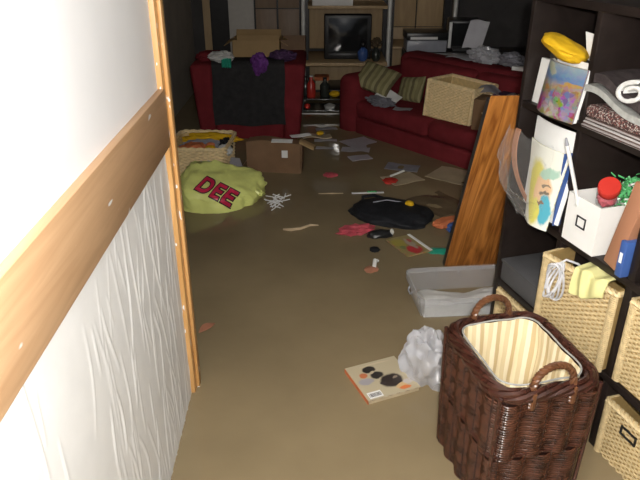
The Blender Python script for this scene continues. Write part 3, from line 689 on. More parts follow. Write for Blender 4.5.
def wc(u, v):
    return (-0.25 + 0.50 * u, -0.136 + 0.15 * v, 0.152 + 0.012 * math.sin(u * 9 + 1) + 0.012 * noise.noise(Vector((u * 5, v * 4, 8))) - 0.035 * v ** 2)
tag(MB().slab(wc, 30, 12, (0, 0.012, -0.10)).build('white_cloth', 'white_cloth', None, (0.738, 2.775, -0.06), (0, 0, R(6))), 'soaked white cloth bundled inside the plastic bin', 'cloth')

b = MB().blob((0, 0, 0.03), (0.085, 0.10, 0.135), 5, 0.30, 1.3, 5, 0.60, 0, None)
tag(b.build('carrier_bag', 'filmw', None, (0.462, 2.195, 0.035), (R(8), R(-6), R(25))), 'crumpled white plastic carrier bag floating against the laundry basket', 'bag')

cv = printed('album_cover', (0.46, 0.395, 0.27), [
    (0.38, 0.80, 0.125, 0.10, 0, (0.03, 0.025, 0.022)), (0.45, 0.60, 0.13, 0.10, 10, (0.035, 0.03, 0.028)), (0.40, 0.70, 0.05, 0.03, 20, (0.46, 0.38, 0.26)),
    (0.62, 0.36, 0.22, 0.18, 12, (0.04, 0.03, 0.027)), (0.45, 0.34, 0.06, 0.04, 0, (0.05, 0.04, 0.04)), (0.22, 0.67, 0.08, 0.07, 0, (0.50, 0.16, 0.07)), (0.19, 0.50, 0.14, 0.09, 0, (0.33, 0.31, 0.33)),
    (0.72, 0.17, 0.12, 0.07, 20, (0.58, 0.40, 0.20)), (0.76, 0.10, 0.11, 0.05, 0, (0.62, 0.17, 0.05)), (0.88, 0.24, 0.09, 0.07, 0, (0.50, 0.45, 0.42)), (0.72, 0.42, 0.05, 0.03, 30, (0.25, 0.20, 0.15)), (0.55, 0.92, 0.30, 0.02, 0, (0.55, 0.46, 0.31))], 0.35, 0.035)
t = thing('picture_album', 'square beige hardcover book with black and orange pictures floating face up in water', 'book', (0.2575, 2.142, -0.006), R(22.5))
MB().b2(-0.117, 0.117, -0.112, 0.112, 0, 0.003).build('back_cover', 'paper_tan', t)
MB().b2(-0.112, 0.114, -0.110, 0.110, 0.003, 0.0215).build('pages', 'paper_tan', t)
MB().slab(lambda u, v: ((u - 0.5) * 0.236, (v - 0.5) * 0.226, 0.0255), 6, 6, 0.0035).build('front_cover', cv, t)
MB().b2(-0.119, -0.1175, -0.112, 0.112, 0.0, 0.0245).build('spine', 'orange', t)
bc = MB().b2(-0.105, -0.045, -0.105, -0.068, 0.0257, 0.0261).build('barcode_label', 'paper', t)
x = -0.101; rng = random.Random(2); bars = MB()
while x < -0.051:
    ww = rng.choice((0.0008, 0.0014, 0.002)); bars.b2(x, x + ww, -0.098, -0.076, 0.0262, 0.0264); x += ww + rng.choice((0.0009, 0.0016))
bars.build('barcode_lines', 'ink', bc, smooth=False)

# ------------------------------------------------------------------ left: wicker basket, lime bag, wet box
t = thing('toy_basket', 'yellow wicker basket of clothes standing in water behind the lime bag', 'basket', (-0.915, 4.80, WD + 0.03), R(-4))
basket_body(MB(), 0.44, 0.46, 0.05, 0.0, 0.34, 0.013, 56, 4, 0.005, lambda k, f: PI * k, 0.12, flat=0.7).build('woven_body', 'straw2', t, angle=70)
P, Nn = rrect(0.425, 0.445, 0.05, 60)
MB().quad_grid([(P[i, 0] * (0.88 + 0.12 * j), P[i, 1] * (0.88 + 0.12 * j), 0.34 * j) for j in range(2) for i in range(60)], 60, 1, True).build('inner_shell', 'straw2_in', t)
P, Nn = rrect(0.45, 0.47, 0.055, 120)
MB().tube([(P[i, 0], P[i, 1], 0.35 + 0.003 * math.sin(i * 1.5)) for i in range(120)], 0.014, 6, True).build('rim', 'straw2', t)
BK = dict(g='clothes in the yellow wicker basket')
for nm, mt, c, s_, sd, lb_ in (
    ('yellow_shirt', 'yellow', (-0.87, 4.94, 0.185), (0.20, 0.055, 0.045), 21, 'yellow garment hanging over the back rim of the wicker basket'),
    ('orange_shirt', 'orange', (-0.97, 4.73, 0.17), (0.10, 0.085, 0.045), 22, 'orange red garment in the left of the wicker basket'),
    ('grey_shirt', 'grey_cloth', (-0.92, 4.835, 0.165), (0.15, 0.04, 0.045), 23, 'grey garment between yellow and orange garments in wicker basket'),
    ('black_garment', 'black_cloth', (-0.74, 4.84, 0.17), (0.05, 0.06, 0.045), 25, 'black balled-up garment in the wicker basket'),
    ('white_garment', 'white_cloth', (-0.725, 4.70, 0.17), (0.05, 0.05, 0.04), 26, 'white balled-up garment in the wicker basket corner')):
    tag(MB().blob((0, 0, 0), s_, sd, 0.3, 2, 4, 0.35).build(nm, mt, None, c), lb_, 'clothing', BK['g'])
t = thing('toy_ball', 'small yellow ball in the wicker basket among the clothes', 'ball', (-0.835, 4.69, 0.165))
MB().blob((0, 0, 0.0), (0.05, 0.05, 0.05), 24, 0.03, 2, 4).build('skin', 'yellow', t); MB().blob((0.0, 0.025, 0.045), (0.035, 0.02, 0.02), 4, 0.1, 2, 3).build('cap', 'orange', t)
tag(MB().blob((0, 0, 0), (0.075, 0.03, 0.04), 27, 0.3, 2, 4, 0.3).build('white_rag', 'white_cloth', None, (-0.845, 4.525, 0.10)), 'white rag hanging on the front of the yellow wicker basket', 'cloth')

def lime_bag():
    t = thing('lime_bag', 'lime green plastic shopping bag with red DEE lettering lying in water', 'bag', (-0.70, 4.09, 0.0), R(0))
    b = MB(); bm = bmesh.new(); bmesh.ops.create_icosphere(bm, subdivisions=5, radius=1)
    for v in bm.verts:
        p = v.co.normalized(); p = Vector([math.copysign(abs(x) ** 0.62, x) for x in p]); p = p / max(1, p.length * 0.80)
        crease = (0.5 - abs(noise.noise(Vector((p.x * 1.6 + 3, p.y * 2.2, p.z * 2.6 + 9))))) * 0.20 + max(0, 0.16 - abs(noise.noise(Vector((p.x * 2.0 + p.y * 2.5 + 1, p.y * 3.5 + p.z * 2, p.z * 4 + 4))))) * 0.55 + noise.fractal(p * 2.1 + Vector((5, 2, 7)), 1, 2, 4) * 0.10
        q = p * (1 + crease * (0.40 if p.y < -0.1 else (0.45 if p.x > 0.3 else 1.0)))
        X, Y_, Z_ = q.x * 0.222, q.y * 0.20, q.z * 0.125
        Z_ += 0.075 - 0.085 * (q.x - (-0.2)) * 0.5 + 0.05 * q.y; X += -0.02 + 0.05 * max(0, q.y)
        if q.x > 0.35 and q.y > -0.6: X += 0.16 * (q.x - 0.35) * (0.6 + 0.4 * q.y); 
        Y_ += 0.06 * max(0, q.x - 0.2)
        v.co = Vector((X, Y_, max(Z_, -0.06)))
    b.add_bm(bm); o = b.build('bag_body', 'lime', t, angle=70)
    bv = BVHTree.FromPolygons([Vector(v) for v in b.v], b.f)
    def text(body, offset, lift, mt, nm, size):
        cu = bpy.data.curves.new(nm, 'FONT'); cu.body = body; cu.size = size; cu.offset = offset; cu.align_x = 'CENTER'; cu.space_character = 1.16
        to = bpy.data.objects.new('tmp', cu); COL.objects.link(to); dg = bpy.context.evaluated_depsgraph_get(); dg.update()
        me = bpy.data.meshes.new_from_object(to.evaluated_get(dg)); bpy.data.objects.remove(to)
        bm = bmesh.new(); bm.from_mesh(me); bmesh.ops.triangulate(bm, faces=bm.faces[:])
        for _ in range(5):
            ed = [e for e in bm.edges if e.calc_length() > 0.012]
            if not ed: break
            bmesh.ops.subdivide_edges(bm, edges=ed, cuts=1); bmesh.ops.triangulate(bm, faces=[f for f in bm.faces if len(f.verts) > 3])
        ang = R(-22); D = Vector((0.12, 0.80, -0.58)).normalized(); U = D.cross(Vector((0, 0, 1))).normalized(); V = U.cross(D)
        U2 = U * math.cos(ang) + V * math.sin(ang); V2 = -U * math.sin(ang) + V * math.cos(ang)
        O = Vector((0.012, -0.10, 0.095)); bad = []
        for v in bm.verts:
            x, y = v.co.x, v.co.y * 1.25; p = O + U2 * x + V2 * (y - 0.04) - D * 0.8
            hit = bv.ray_cast(p, D)
            if hit[0] is None: bad.append(v)
            else: v.co = hit[0] - D * lift
        bmesh.ops.delete(bm, geom=bad, context='VERTS')
        mb = MB().add_bm(bm); return mb.build(nm, mt, t, smooth=False)
    text('DEE', 0.010, 0.0035, 'ink', 'lettering_outline', 0.130)
    text('DEE', 0.0035, 0.006, 'crimson', 'lettering', 0.130)
    MB().blob((0, 0, 0), (0.20, 0.11, 0.075), 31, 0.22, 1.8, 5, 0.55).build('tied_neck', 'lime', t, (0.05, 0.105, 0.100), (0, R(14), R(-12)))
lime_bag()

t = thing('wet_cardboard_box', 'soaked collapsed brown cardboard box sagging in the water by the armchair', 'box', (-0.335, 4.83, WD), R(-5))
def wavy(x0, x1, y, z0, z1, k): return lambda u, v: (x0 + (x1 - x0) * u, y + 0.012 * math.sin(u * 5 + k) * v, z0 + (z1 - z0) * v + 0.01 * math.sin(u * 4 + k) * v)
MB().slab(wavy(-0.215, 0.20, -0.16, 0, 0.40, 0), 12, 6, (0, 0.007, 0)).build('front_panel', 'card_dark', t)
MB().slab(wavy(-0.215, 0.20, -0.01, 0, 0.38, 2), 12, 6, (0, 0.007, 0)).build('back_panel', 'card_dark', t)
for x in (-0.215, 0.193): MB().slab(lambda u, v: (x + 0.015 * v, -0.15 + 0.14 * u, 0.38 * v), 8, 6, (0.007, 0, 0)).build('side_panel', 'card_dark', t)
MB().slab(lambda u, v: (0.19 + 0.11 * v, -0.15 + 0.15 * u, 0.40 - 0.05 * v + 0.01 * math.sin(u * 5)), 8, 4, 0.006).build('flap', 'card', t)
MB().slab(lambda u, v: (-0.21 - 0.10 * v, -0.15 + 0.14 * u, 0.26 - 0.14 * v), 8, 4, 0.006).build('flap', 'card_dark', t)
MB().slab(lambda u, v: (-0.21 + 0.41 * u, -0.02 - 0.11 * v, 0.395 + 0.015 * math.sin(u * 5)), 8, 4, 0.006).build('flap', 'card_dark', t)
MB().b2(0.06, 0.105, -0.180, -0.170, 0.29, 0.345).build('shipping_label', 'paper', t)
MB().slab(lambda u, v: (-0.02 + 0.16 * u, -0.168 + 0.05 * v, 0.407 + 0.01 * v), 4, 2, 0.003).build('white_edge', 'paper', t)
sheet('wet_paper', 'paper', 0.16, 0.05, (-0.15, 4.80, 0.262), R(20), 'white paper strip lying across the end of the soaked box', 'paper', 0.012, 7, 0.004)
tag(MB().blob((0, 0, 0), (0.035, 0.03, 0.02), 41, 0.2, 2, 3).build('orange_wrapper', 'yellow', None, (-0.0, 5.55, 0.055)), 'small orange yellow wrapper beside the soaked cardboard box', 'wrapper')
tag(MB().slab(lambda u, v: (-0.10 + 0.26 * u, -0.05 + 0.10 * v, 0.03 + 0.012 * math.sin(u * 6) ), 6, 4, 0.01).build('card_tray', 'paper_tan', None, (-0.06, 5.55, 0.0), (0, 0, R(10))), 'tan cardboard tray under the orange wrapper', 'tray')
tag(MB().slab(lambda u, v: (-0.08 + 0.13 * u, -0.08 + 0.16 * v, 0.07 * v + 0.01 * math.sin(u * 4)), 6, 5, 0.004).build('paper_scrap', 'paper_grey', None, (-0.655, 4.74, 0.0), (0, 0, R(20))), 'grey paper scrap between lime bag and soaked box', 'paper')

# ------------------------------------------------------------------ red armchair with throw
t = thing('armchair', 'red square armchair with its back to us, black throw hanging over it', 'armchair', (-0.625, 5.95, WD), 0)
def arm(sx):
    bm = bmesh.new(); bmesh.ops.create_cube(bm, size=1)
    for v in bm.verts:
        xo = 0.50 if v.co.z > 0 else 0.43
        v.co = Vector((sx * (xo if v.co.x > 0 else 0.30), v.co.y * 0.78, 0.02 if v.co.z < 0 else 0.81))
    if sx < 0: bmesh.ops.reverse_faces(bm, faces=bm.faces[:])
    bmesh.ops.bevel(bm, geom=bm.edges[:], offset=0.04, segments=4, profile=0.5, affect='EDGES')
    MB().add_bm(bm).build('armrest', 'red', t)
arm(1); arm(-1)
MB().b2(-0.30, 0.30, -0.12, 0.39, 0.02, 0.34, 0.03, 3).build('seat_base', 'red', t)
MB().b2(-0.295, 0.295, -0.11, 0.37, 0.342, 0.48, 0.045, 4).build('seat_cushion', 'red', t)
MB().b2(-0.305, 0.305, -0.385, -0.13, 0.02, 0.82, 0.04, 4).build('backrest', 'red', t)
for sx in (-1, 1):
    for sy in (-1, 1): MB().b2(sx * 0.36 - 0.03, sx * 0.36 + 0.03, sy * 0.32 - 0.03, sy * 0.32 + 0.03, 0, 0.02).build('foot', 'espresso', t)
prof = [(5.835, 0.36), (5.832, 0.63), (5.80, 0.666), (5.62, 0.666), (5.572, 0.645), (5.558, 0.59), (5.553, 0.12)]
Lc = [0]
for i in range(1, len(prof)): Lc.append(Lc[-1] + math.hypot(prof[i][0] - prof[i - 1][0], prof[i][1] - prof[i - 1][1]))
def thr(u, v):
    L = v * Lc[-1]; y = np.interp(L, Lc, [p[0] for p in prof]); z = np.interp(L, Lc, [p[1] for p in prof])
    sag = 0.018 * math.sin(u * 9) * max(0, v - 0.5)
    return (-0.93 + 0.625 * u + 0.006 * math.sin(v * 13), y - 0.010 - 0.004 * math.sin(u * 21 + v * 3) * v - 0.004 * noise.noise(Vector((u * 4, v * 5, 1))), z + 0.006 + sag * v)
tag(MB().slab(thr, 30, 60, (0, -0.004, 0.004)).build('throw', 'throw'), 'black throw hanging over the back of the red armchair', 'throw')
t = thing('glove', 'white and green work glove lying on top of the red armchair', 'glove', (-0.85, 5.62, 0.675), R(-15))
MB().blob((0, 0, 0.03), (0.10, 0.07, 0.045), 51, 0.3, 2, 4, 0.3).build('cuff', 'white_cloth', t)
for k in range(4): MB().tube([(0.04 + 0.02 * k, -0.05, 0.02), (0.055 + 0.02 * k, -0.09, 0.0), (0.06 + 0.022 * k, -0.11, -0.035)], [0.016, 0.015, 0.009], 8).build('finger', 'teal', t)
tag(MB().blob((0, 0, 0), (0.065, 0.06, 0.085), 52, 0.3, 1.8, 4, 0.4).build('purple_scarf', 'purple', None, (-0.515, 5.575, 0.65)), 'crumpled purple cloth on the back of the red armchair', 'cloth')
tag(MB().blob((0, 0, 0), (0.10, 0.07, 0.045), 53, 0.3, 1.8, 4, 0.4).build('dark_scarf', 'dark_purple', None, (-0.33, 5.74, 0.695)), 'dark purple cloth on the right corner of the red armchair', 'cloth')
tag(MB().blob((0, 0, 0), (0.07, 0.06, 0.04), 54, 0.3, 1.8, 4, 0.3).build('red_cloth', 'red', None, (-1.01, 5.75, 0.685)), 'small red cloth on the left arm of the armchair', 'cloth')

def open_box(name, label, c, w, d, h, mt, rz=0, flaps=True):
    t = thing(name, label, 'box', c, rz); tk = 0.006
    MB().b2(-w / 2, w / 2, -d / 2, -d / 2 + tk, 0, h).build('front_panel', mt, t); MB().b2(-w / 2, w / 2, d / 2 - tk, d / 2, 0, h).build('back_panel', mt, t)
    for s_ in (-1, 1): MB().b2(s_ * (w / 2 - tk / 2) - tk / 2, s_ * (w / 2 - tk / 2) + tk / 2, -d / 2 + tk, d / 2 - tk, 0, h).build('side_panel', mt, t)
    MB().b2(-w / 2, w / 2, -d / 2, d / 2, -0.004, 0).build('bottom_panel', mt, t)
    if flaps:
        for s_ in (-1, 1): MB().slab(lambda u, v: (s_ * (w / 2 + 0.085 * v), -d / 2 + d * u, h - 0.05 * v), 3, 3, 0.005).build('flap', mt, t)
        MB().slab(lambda u, v: (-w / 2 + w * u, d / 2 + 0.05 * v, h + 0.05 * v), 3, 3, (0, 0.005, 0)).build('flap', mt, t)
    return t
tag(MB().b2(-1.0, -0.23, 6.47, 6.95, WD, 0.435, 0.004).build('low_chest', 'black'), 'dark low chest behind the red armchair carrying two cardboard boxes', 'chest')
open_box('cardboard_box', 'tan open cardboard box with raised flaps behind the red armchair', (-0.63, 6.66, 0.44), 0.46, 0.34, 0.27, 'card')
open_box('brown_carton', 'smaller brown carton right of the tan cardboard box', (-0.265, 6.66, 0.44), 0.24, 0.32, 0.27, 'card_dark', 0, False)

# ------------------------------------------------------------------ cabinet and wall unit on the back wall
t = thing('back_cabinet', 'tall panelled cabinet with one pale door against the back wall', 'cabinet', (-0.615, 7.5, WD))
MB().b2(-0.40, 0.395, -0.03, 0.11, 0, 2.3).build('carcass', 'black', t)
MB().b2(-0.395, -0.115, -0.05, -0.031, 0.05, 2.28, 0.002).build('door', 'pale_door', t)
for x0, x1 in ((-0.095, 0.135), (0.155, 0.385)):
    for z0, z1 in ((0.05, 0.48), (0.49, 1.055), (1.067, 2.28)): MB().b2(x0, x1, -0.05, -0.031, z0, z1, 0.002).build('door', 'unit_wood2', t)
u = thing('wall_unit', 'wooden wall unit with black posts and steel poles holding the television', 'shelving', (0.34, 7.35, WD))
for x in (-0.51, 0.385, 1.06):
    MB().b2(x - 0.02, x + 0.045, -0.36, -0.30, 0, 2.3).build('post', 'black', u)
    MB().b2(x - 0.02, x + 0.045, 0.15, 0.24, 0, 2.3).build('post', 'black', u)
    MB().tube([(x - 0.005, -0.385, 0), (x - 0.005, -0.385, 2.3)], 0.022, 12).build('pole', 'steel', u)
for x0, x1, z0, z1 in ((-0.46, 0.36, 0.62, 1.30), (0.435, 0.73, 0.3, 0.85), (0.435, 0.73, 0.86, 2.2), (0.745, 1.035, 0.3, 0.85), (0.745, 1.035, 0.86, 2.2), (-0.46, 0.36, 0.10, 0.56)):
    MB().b2(x0, x1, 0.20, 0.23, z0, z1, 0.002).build('back_panel', 'unit_wood', u)
MB().b2(-0.49, 0.365, -0.52, 0.19, 0.555, 0.59, 0.002).build('shelf', 'unit_wood', u)
MB().b2(-0.49, 0.365, -0.34, 0.19, 0.24, 0.265, 0.002).build('shelf', 'black', u)
MB().b2(-0.49, 0.365, -0.34, 0.19, 1.105, 1.135, 0.002).build('shelf', 'unit_wood', u)
MB().b2(0.43, 1.04, -0.34, 0.19, 0.70, 0.725, 0.002).build('shelf', 'unit_wood', u)
MB().b2(-0.47, -0.05, -0.345, -0.30, 1.196, 1.30, 0.002)
tag(MB().b2(-0.08, 0.34, 7.02, 7.30, 0.976, 1.10, 0.003).build('white_box', 'white_card'), 'white box on the wall unit shelf above the television', 'box')

t = thing('television', 'black boxy tube television standing on the wall unit', 'television', (0.295, 7.20, 0.4305))
MB().b2(-0.25, 0.25, -0.17, -0.05, 0, 0.455, 0.012, 3).build('bezel', 'tv', t)
MB().b2(-0.20, 0.20, -0.05, 0.21, 0.02, 0.40, 0.03, 3).build('rear_shell', 'tv', t)
MB().surf(lambda a_, b_: (-0.205 + 0.41 * a_, -0.176 - 0.012 * math.sin(a_ * PI) * math.sin(b_ * PI), 0.085 + 0.335 * b_), 16, 14).build('screen', 'screen', t)
MB().b2(-0.20, 0.20, -0.1735, -0.17, 0.02, 0.06, 0.001).build('control_strip', 'black_plastic', t)
for x in (0.12, 0.15): MB().lathe([(0.0, 0), (0.008, 0), (0.007, 0.006), (0, 0.006)], n=10).build('button', 'steel', t, (x, -0.1735, 0.04), (PI / 2, 0, 0))

# toys and small things near the television
t = thing('toy_figure', 'blue toy figure standing between television and sofa pillow', 'toy', (0.45, 6.92, 0.4305))
MB().blob((0, 0, 0.07), (0.055, 0.04, 0.075), 61, 0.15, 2, 3).build('body', 'blue', t); MB().blob((0.0, 0, 0.175), (0.035, 0.035, 0.035), 62, 0.1, 2, 3).build('head', 'black_plastic', t)
t = thing('ornament', 'dark ornament with bright glints beside the blue toy', 'ornament', (0.59, 6.93, 0.4305))
MB().lathe([(0.03, 0), (0.05, 0.03), (0.045, 0.09), (0.02, 0.13), (0.025, 0.15), (0, 0.155)], n=16).build('vase', 'glass_dark', t); MB().blob((0, 0, 0.19), (0.055, 0.05, 0.05), 63, 0.4, 2.5, 3).build('flowers', 'brown_sub', t)
tag(MB().b2(-0.05, 0.09, 7.03, 7.16, 0.105, 0.20, 0.004).build('small_carton', 'paper_tan'), 'small beige carton on the lower shelf under the television', 'box')
tag(MB().b2(-0.06, 0.10, 7.03, 7.20, 0.201, 0.24, 0.004).build('red_case', 'orange'), 'flat reddish case on top of the small beige carton', 'case')
def bottle(label, x, y, z, r, h, mt, cap):
    t = thing('bottle', label, 'bottle', (x, y, z)); MB().lathe([(r * 0.9, 0), (r, 0.01), (r, h * 0.6), (r * 0.4, h * 0.78), (r * 0.36, h * 0.93), (0, h * 0.93)], n=16).build('body', mt, t)
    MB().lathe([(0, h * 0.93), (r * 0.42, h * 0.931), (r * 0.42, h), (0, h)], n=12).build('cap', cap, t)
st = thing('glass_rack', 'low glass and steel rack with bottles in front of the wall unit', 'rack', (0.02, 6.62, WD))
for x in (-0.20, 0.20):
    for y in (-0.13, 0.13): MB().tube([(x, y, 0), (x, y, 0.30)], 0.012, 8).build('leg', 'grey_box', st)
for z in (0.17, 0.288): MB().b2(-0.22, 0.22, -0.15, 0.15, z, z + 0.01).build('glass_shelf', 'glass_dark', st)
bottle('red bottle with shiny cap on top of the low glass rack', -0.09, 6.55, 0.139, 0.045, 0.22, 'red_plastic', 'steel')
bottle('dark bottle on the glass rack left of the red bottle', -0.15, 6.63, 0.139, 0.045, 0.20, 'glass_dark', 'black_plastic')
bottle('dark bottle on the glass rack right of the red bottle', 0.05, 6.59, 0.139, 0.05, 0.19, 'glass_dark', 'black_plastic')
tag(MB().blob((0, 0, 0), (0.055, 0.04, 0.032), 64, 0.15, 2, 3).build('yellow_pouch', 'yellow', None, (0.15, 6.56, 0.17)), 'small yellow pouch on the low glass rack', 'pouch')
tag(MB().blob((0, 0, 0), (0.032, 0.03, 0.03), 65, 0.1, 2, 3).build('red_ornament', 'red_plastic', None, (-0.13, 6.52, 0.051)), 'small round red ornament on the lower glass shelf', 'ornament')
tag(MB().lathe([(0.05, 0), (0.06, 0.03), (0.02, 0.05), (0.0, 0.05)], n=18).build('glass_dish', 'steel', None, (0.10, 6.55, 0.022)), 'upturned shiny dish on the lower glass shelf', 'dish')

# ------------------------------------------------------------------ red sofa and what lies on it
SFA = math.atan2(-0.777, 0.63)
def sf(a_, d_, z): return Vector((0.15, 5.93, 0)) + Vector((0.63, -0.777, 0)) * a_ + Vector((0.777, 0.63, 0)) * d_ + Vector((0, 0, z))
t = thing('sofa', 'long red upholstered sofa standing in the water, piled with belongings', 'sofa', sf(0, 0, WD), SFA)
MB().b2(0.0, 0.23, 0.0, 0.86, 0.02, 0.665, 0.085, 5).build('armrest', 'red', t); MB().b2(1.97, 2.2, 0.0, 0.86, 0.02, 0.665, 0.085, 5).build('armrest', 'red', t)
MB().b2(0.23, 1.97, 0.03, 0.86, 0.02, 0.30, 0.03, 3).build('seat_base', 'red', t)
for k in range(2): MB().b2(0.235 + 0.868 * k, 0.235 + 0.868 * k + 0.862, 0.02, 0.63, 0.302, 0.455, 0.05, 4).build('seat_cushion', 'red', t)
MB().b2(0.10, 2.10, 0.68, 0.95, 0.10, 0.80, 0.08, 5).build('backrest', 'red', t)
for k in range(2): MB().b2(0.24 + 0.868 * k, 0.24 + 0.868 * k + 0.858, 0.55, 0.72, 0.44, 0.78, 0.07, 4).build('back_cushion', 'red', t)

def pillow(w, h, th):
    def f(s_):
        def g(u, v):
            a_, b_ = 2 * u - 1, 2 * v - 1; e = max(0, (1 - a_ ** 4)) ** 0.5 * max(0, (1 - b_ ** 4)) ** 0.5
            k = 1 - 0.07 * (1 - abs(b_)) * abs(a_) ** 3; k2 = 1 - 0.07 * (1 - abs(a_)) * abs(b_) ** 3
            return (a_ * w / 2 * k, b_ * h / 2 * k2, s_ * (th / 2 * e + 0.002 + 0.006 * noise.noise(Vector((a_ * 3, b_ * 3, s_)))))
        return g
    return MB().surf(f(1), 22, 22).surf(lambda u, v: f(-1)(1 - u, v), 22, 22)
tag(pillow(0.36, 0.31, 0.12).build('throw_pillow', 'pillow_stripe', None, tuple(sf(0.27, 0.25, 0.465)), (R(32), R(14), R(-28)), angle=80), 'olive striped pillow resting on the left arm of the sofa', 'pillow')
tag(pillow(0.28, 0.24, 0.11).build('seat_pillow', 'pillow_stripe', None, tuple(sf(0.53, 0.44, 0.385)), (R(64), R(-10), SFA), angle=80), 'olive striped pillow leaning on the sofa back beside the first one', 'pillow')
sheet('white_paper', 'paper', 0.21, 0.17, tuple(sf(0.47, 0.20, 0.345)), R(-35), 'white paper sheet on the sofa below the striped pillow', 'paper', 0.02, 3, 0.004, (R(22), R(14)))
tag(MB().blob((0, 0, 0), (0.13, 0.07, 0.035), 71, 0.35, 2.2, 4, 0.45).build('grey_magazines', 'grey_cloth', None, tuple(sf(0.50, 0.09, 0.325)), (0, 0, SFA)), 'crumpled grey magazines on the sofa edge below the white paper', 'magazine')
sheet('flat_paper', 'paper_grey', 0.15, 0.10, tuple(sf(0.74, 0.12, 0.305)), R(-20), 'grey paper lying on the sofa seat left of the wicker box', 'paper', 0.01, 5, 0.003)

WB = thing('wicker_box', 'pale wicker box tipped on the red sofa seat', 'basket', sf(0.975, 0.12, 0.300), SFA + R(3), None, (R(-2), R(3), SFA + R(6)))
pf = panel(0.40, 0.0, 0.275, 0.0125, 0.024, 0.004, 4, 3)
fr = pf.build('woven_front', 'straw2', WB, (0.025, -0.004, 0.01), (0, 0, R(-90) + PI), angle=60); fr.location = (0.425, -0.004, 0.01); fr.rotation_euler = (0, 0, R(90))
pe = panel(0.30, 0.0, 0.275, 0.0125, 0.024, 0.004, 4, 4)
for x in (0.004, 0.446):
    e = pe.build('woven_side', 'straw2', WB, (x, 0.02, 0.01), (0, 0, 0), angle=60)
MB().b2(0.008, 0.442, 0.0, 0.008, 0, 0.285).b2(0.008, 0.442, 0.332, 0.34, 0, 0.285).b2(0.008, 0.016, 0.008, 0.332, 0, 0.285).b2(0.434, 0.442, 0.008, 0.332, 0, 0.285).b2(0.016, 0.434, 0.008, 0.332, 0, 0.006).build('liner', 'straw2_in', WB)
for x, y in ((0.008, 0.004), (0.442, 0.004), (0.008, 0.336), (0.442, 0.336)): MB().tube([(x, y, 0), (x, y, 0.295)], 0.013, 8).build('corner_post', 'straw2', WB)
MB().tube([(0.008, 0.004, 0.293), (0.442, 0.004, 0.293), (0.442, 0.336, 0.293), (0.008, 0.336, 0.293)], 0.014, 6, True).build('rim', 'straw2', WB)
cb_ = thing('small_carton', 'small dark brown carton on the sofa between wicker box and wooden board', 'box', sf(1.50, 0.09, 0.300), SFA + R(20))
MB().b2(0, 0.24, 0, 0.20, 0, 0.235, 0.003).build('body', 'card_dark', cb_); MB().b2(0.07, 0.13, -0.002, 0, 0.13, 0.145).build('label', 'paper_tan', cb_)
sheet('crumpled_newspaper', 'paper_grey', 0.30, 0.18, tuple(sf(1.50, 0.36, 0.56)), SFA + R(10), 'pale crumpled paper on top of the small carton', 'paper', 0.03, 11, 0.003)
tag(MB().b2(0, 0.32, 0, 0.16, 0, 0.235, 0.01, 2).build('dark_pouch', 'dark_purple', None, tuple(sf(1.48, 0.34, 0.300)), (0, 0, SFA + R(5))), 'dark bag on the sofa behind the small carton', 'bag')

# clutter behind the sofa
tag(MB().b2(0.86, 2.3, 6.58, 6.93, WD, 0.575, 0.004).build('side_table', 'black'), 'dark low table behind the sofa heaped with clutter', 'table')
t = thing('printer', 'grey printer with papers on its tray behind the sofa', 'printer', (1.07, 6.76, 0.5755), 0)
MB().b2(-0.20, 0.20, -0.15, 0.15, 0, 0.115, 0.012).build('body', 'grey_metal', t); MB().b2(-0.21, 0.21, -0.16, 0.16, 0.116, 0.19, 0.012).build('lid', 'black_plastic', t)
MB().b2(-0.17, 0.10, -0.165, -0.16, 0.125, 0.15).build('paper_tray', 'paper', t)
t = thing('computer_monitor', 'black boxy monitor among clutter behind the sofa', 'monitor', (1.46, 6.80, 0.5755), R(-6))
MB().b2(-0.16, 0.16, -0.12, 0.14, 0.02, 0.30, 0.02).build('shell', 'black_plastic', t); MB().b2(-0.135, 0.135, -0.124, -0.12, 0.05, 0.27).build('screen', 'screen', t); MB().b2(-0.155, -0.125, -0.135, -0.125, 0.03, 0.28, 0.002).build('white_edge', 'paper', t); MB().b2(-0.1, 0.1, -0.1, 0.1, 0, 0.02).build('base', 'black_plastic', t)
sheet('loose_paper', 'paper_grey', 0.34, 0.20, tuple(sf(0.80, 0.86, 0.665)), SFA + R(12), 'grey loose papers spread along the top of the sofa back', 'paper', 0.02, 13, 0.004)
tag(MB().slab(lambda u, v: (-0.09 + 0.18 * u + 0.06 * v, 0.05 * v, 0.25 * v + 0.01 * math.sin(u * 5)), 6, 8, (0, 0.012, 0)).build('propped_folder', 'paper_grey', None, (1.45, 6.32, 0.66), (0, 0, R(-12))), 'grey folder propped upright on the sofa back', 'folder')
tag(MB().blob((0, 0, 0), (0.14, 0.07, 0.06), 73, 0.35, 2, 4, 0.5).build('clear_bag', 'filmw', None, tuple(sf(0.98, 0.86, 0.70)), (0, 0, SFA)), 'crumpled clear plastic on the sofa back near the propped folder', 'plastic')
tag(MB().blob((0, 0, 0), (0.11, 0.07, 0.055), 74, 0.3, 2, 4, 0.4).build('grey_bundle', 'grey_cloth', None, tuple(sf(1.25, 0.88, 0.70)), (0, 0, SFA)), 'grey cloth bundle at the dark end of the sofa back', 'cloth')
tag(MB().b2(-0.07, 0.07, -0.03, 0.03, 0, 0.03, 0.003).build('white_packet', 'paper', None, tuple(sf(1.40, 0.80, 0.645)), (0, 0, SFA + R(20))), 'small bright white packet on the sofa back by the wooden board', 'packet')

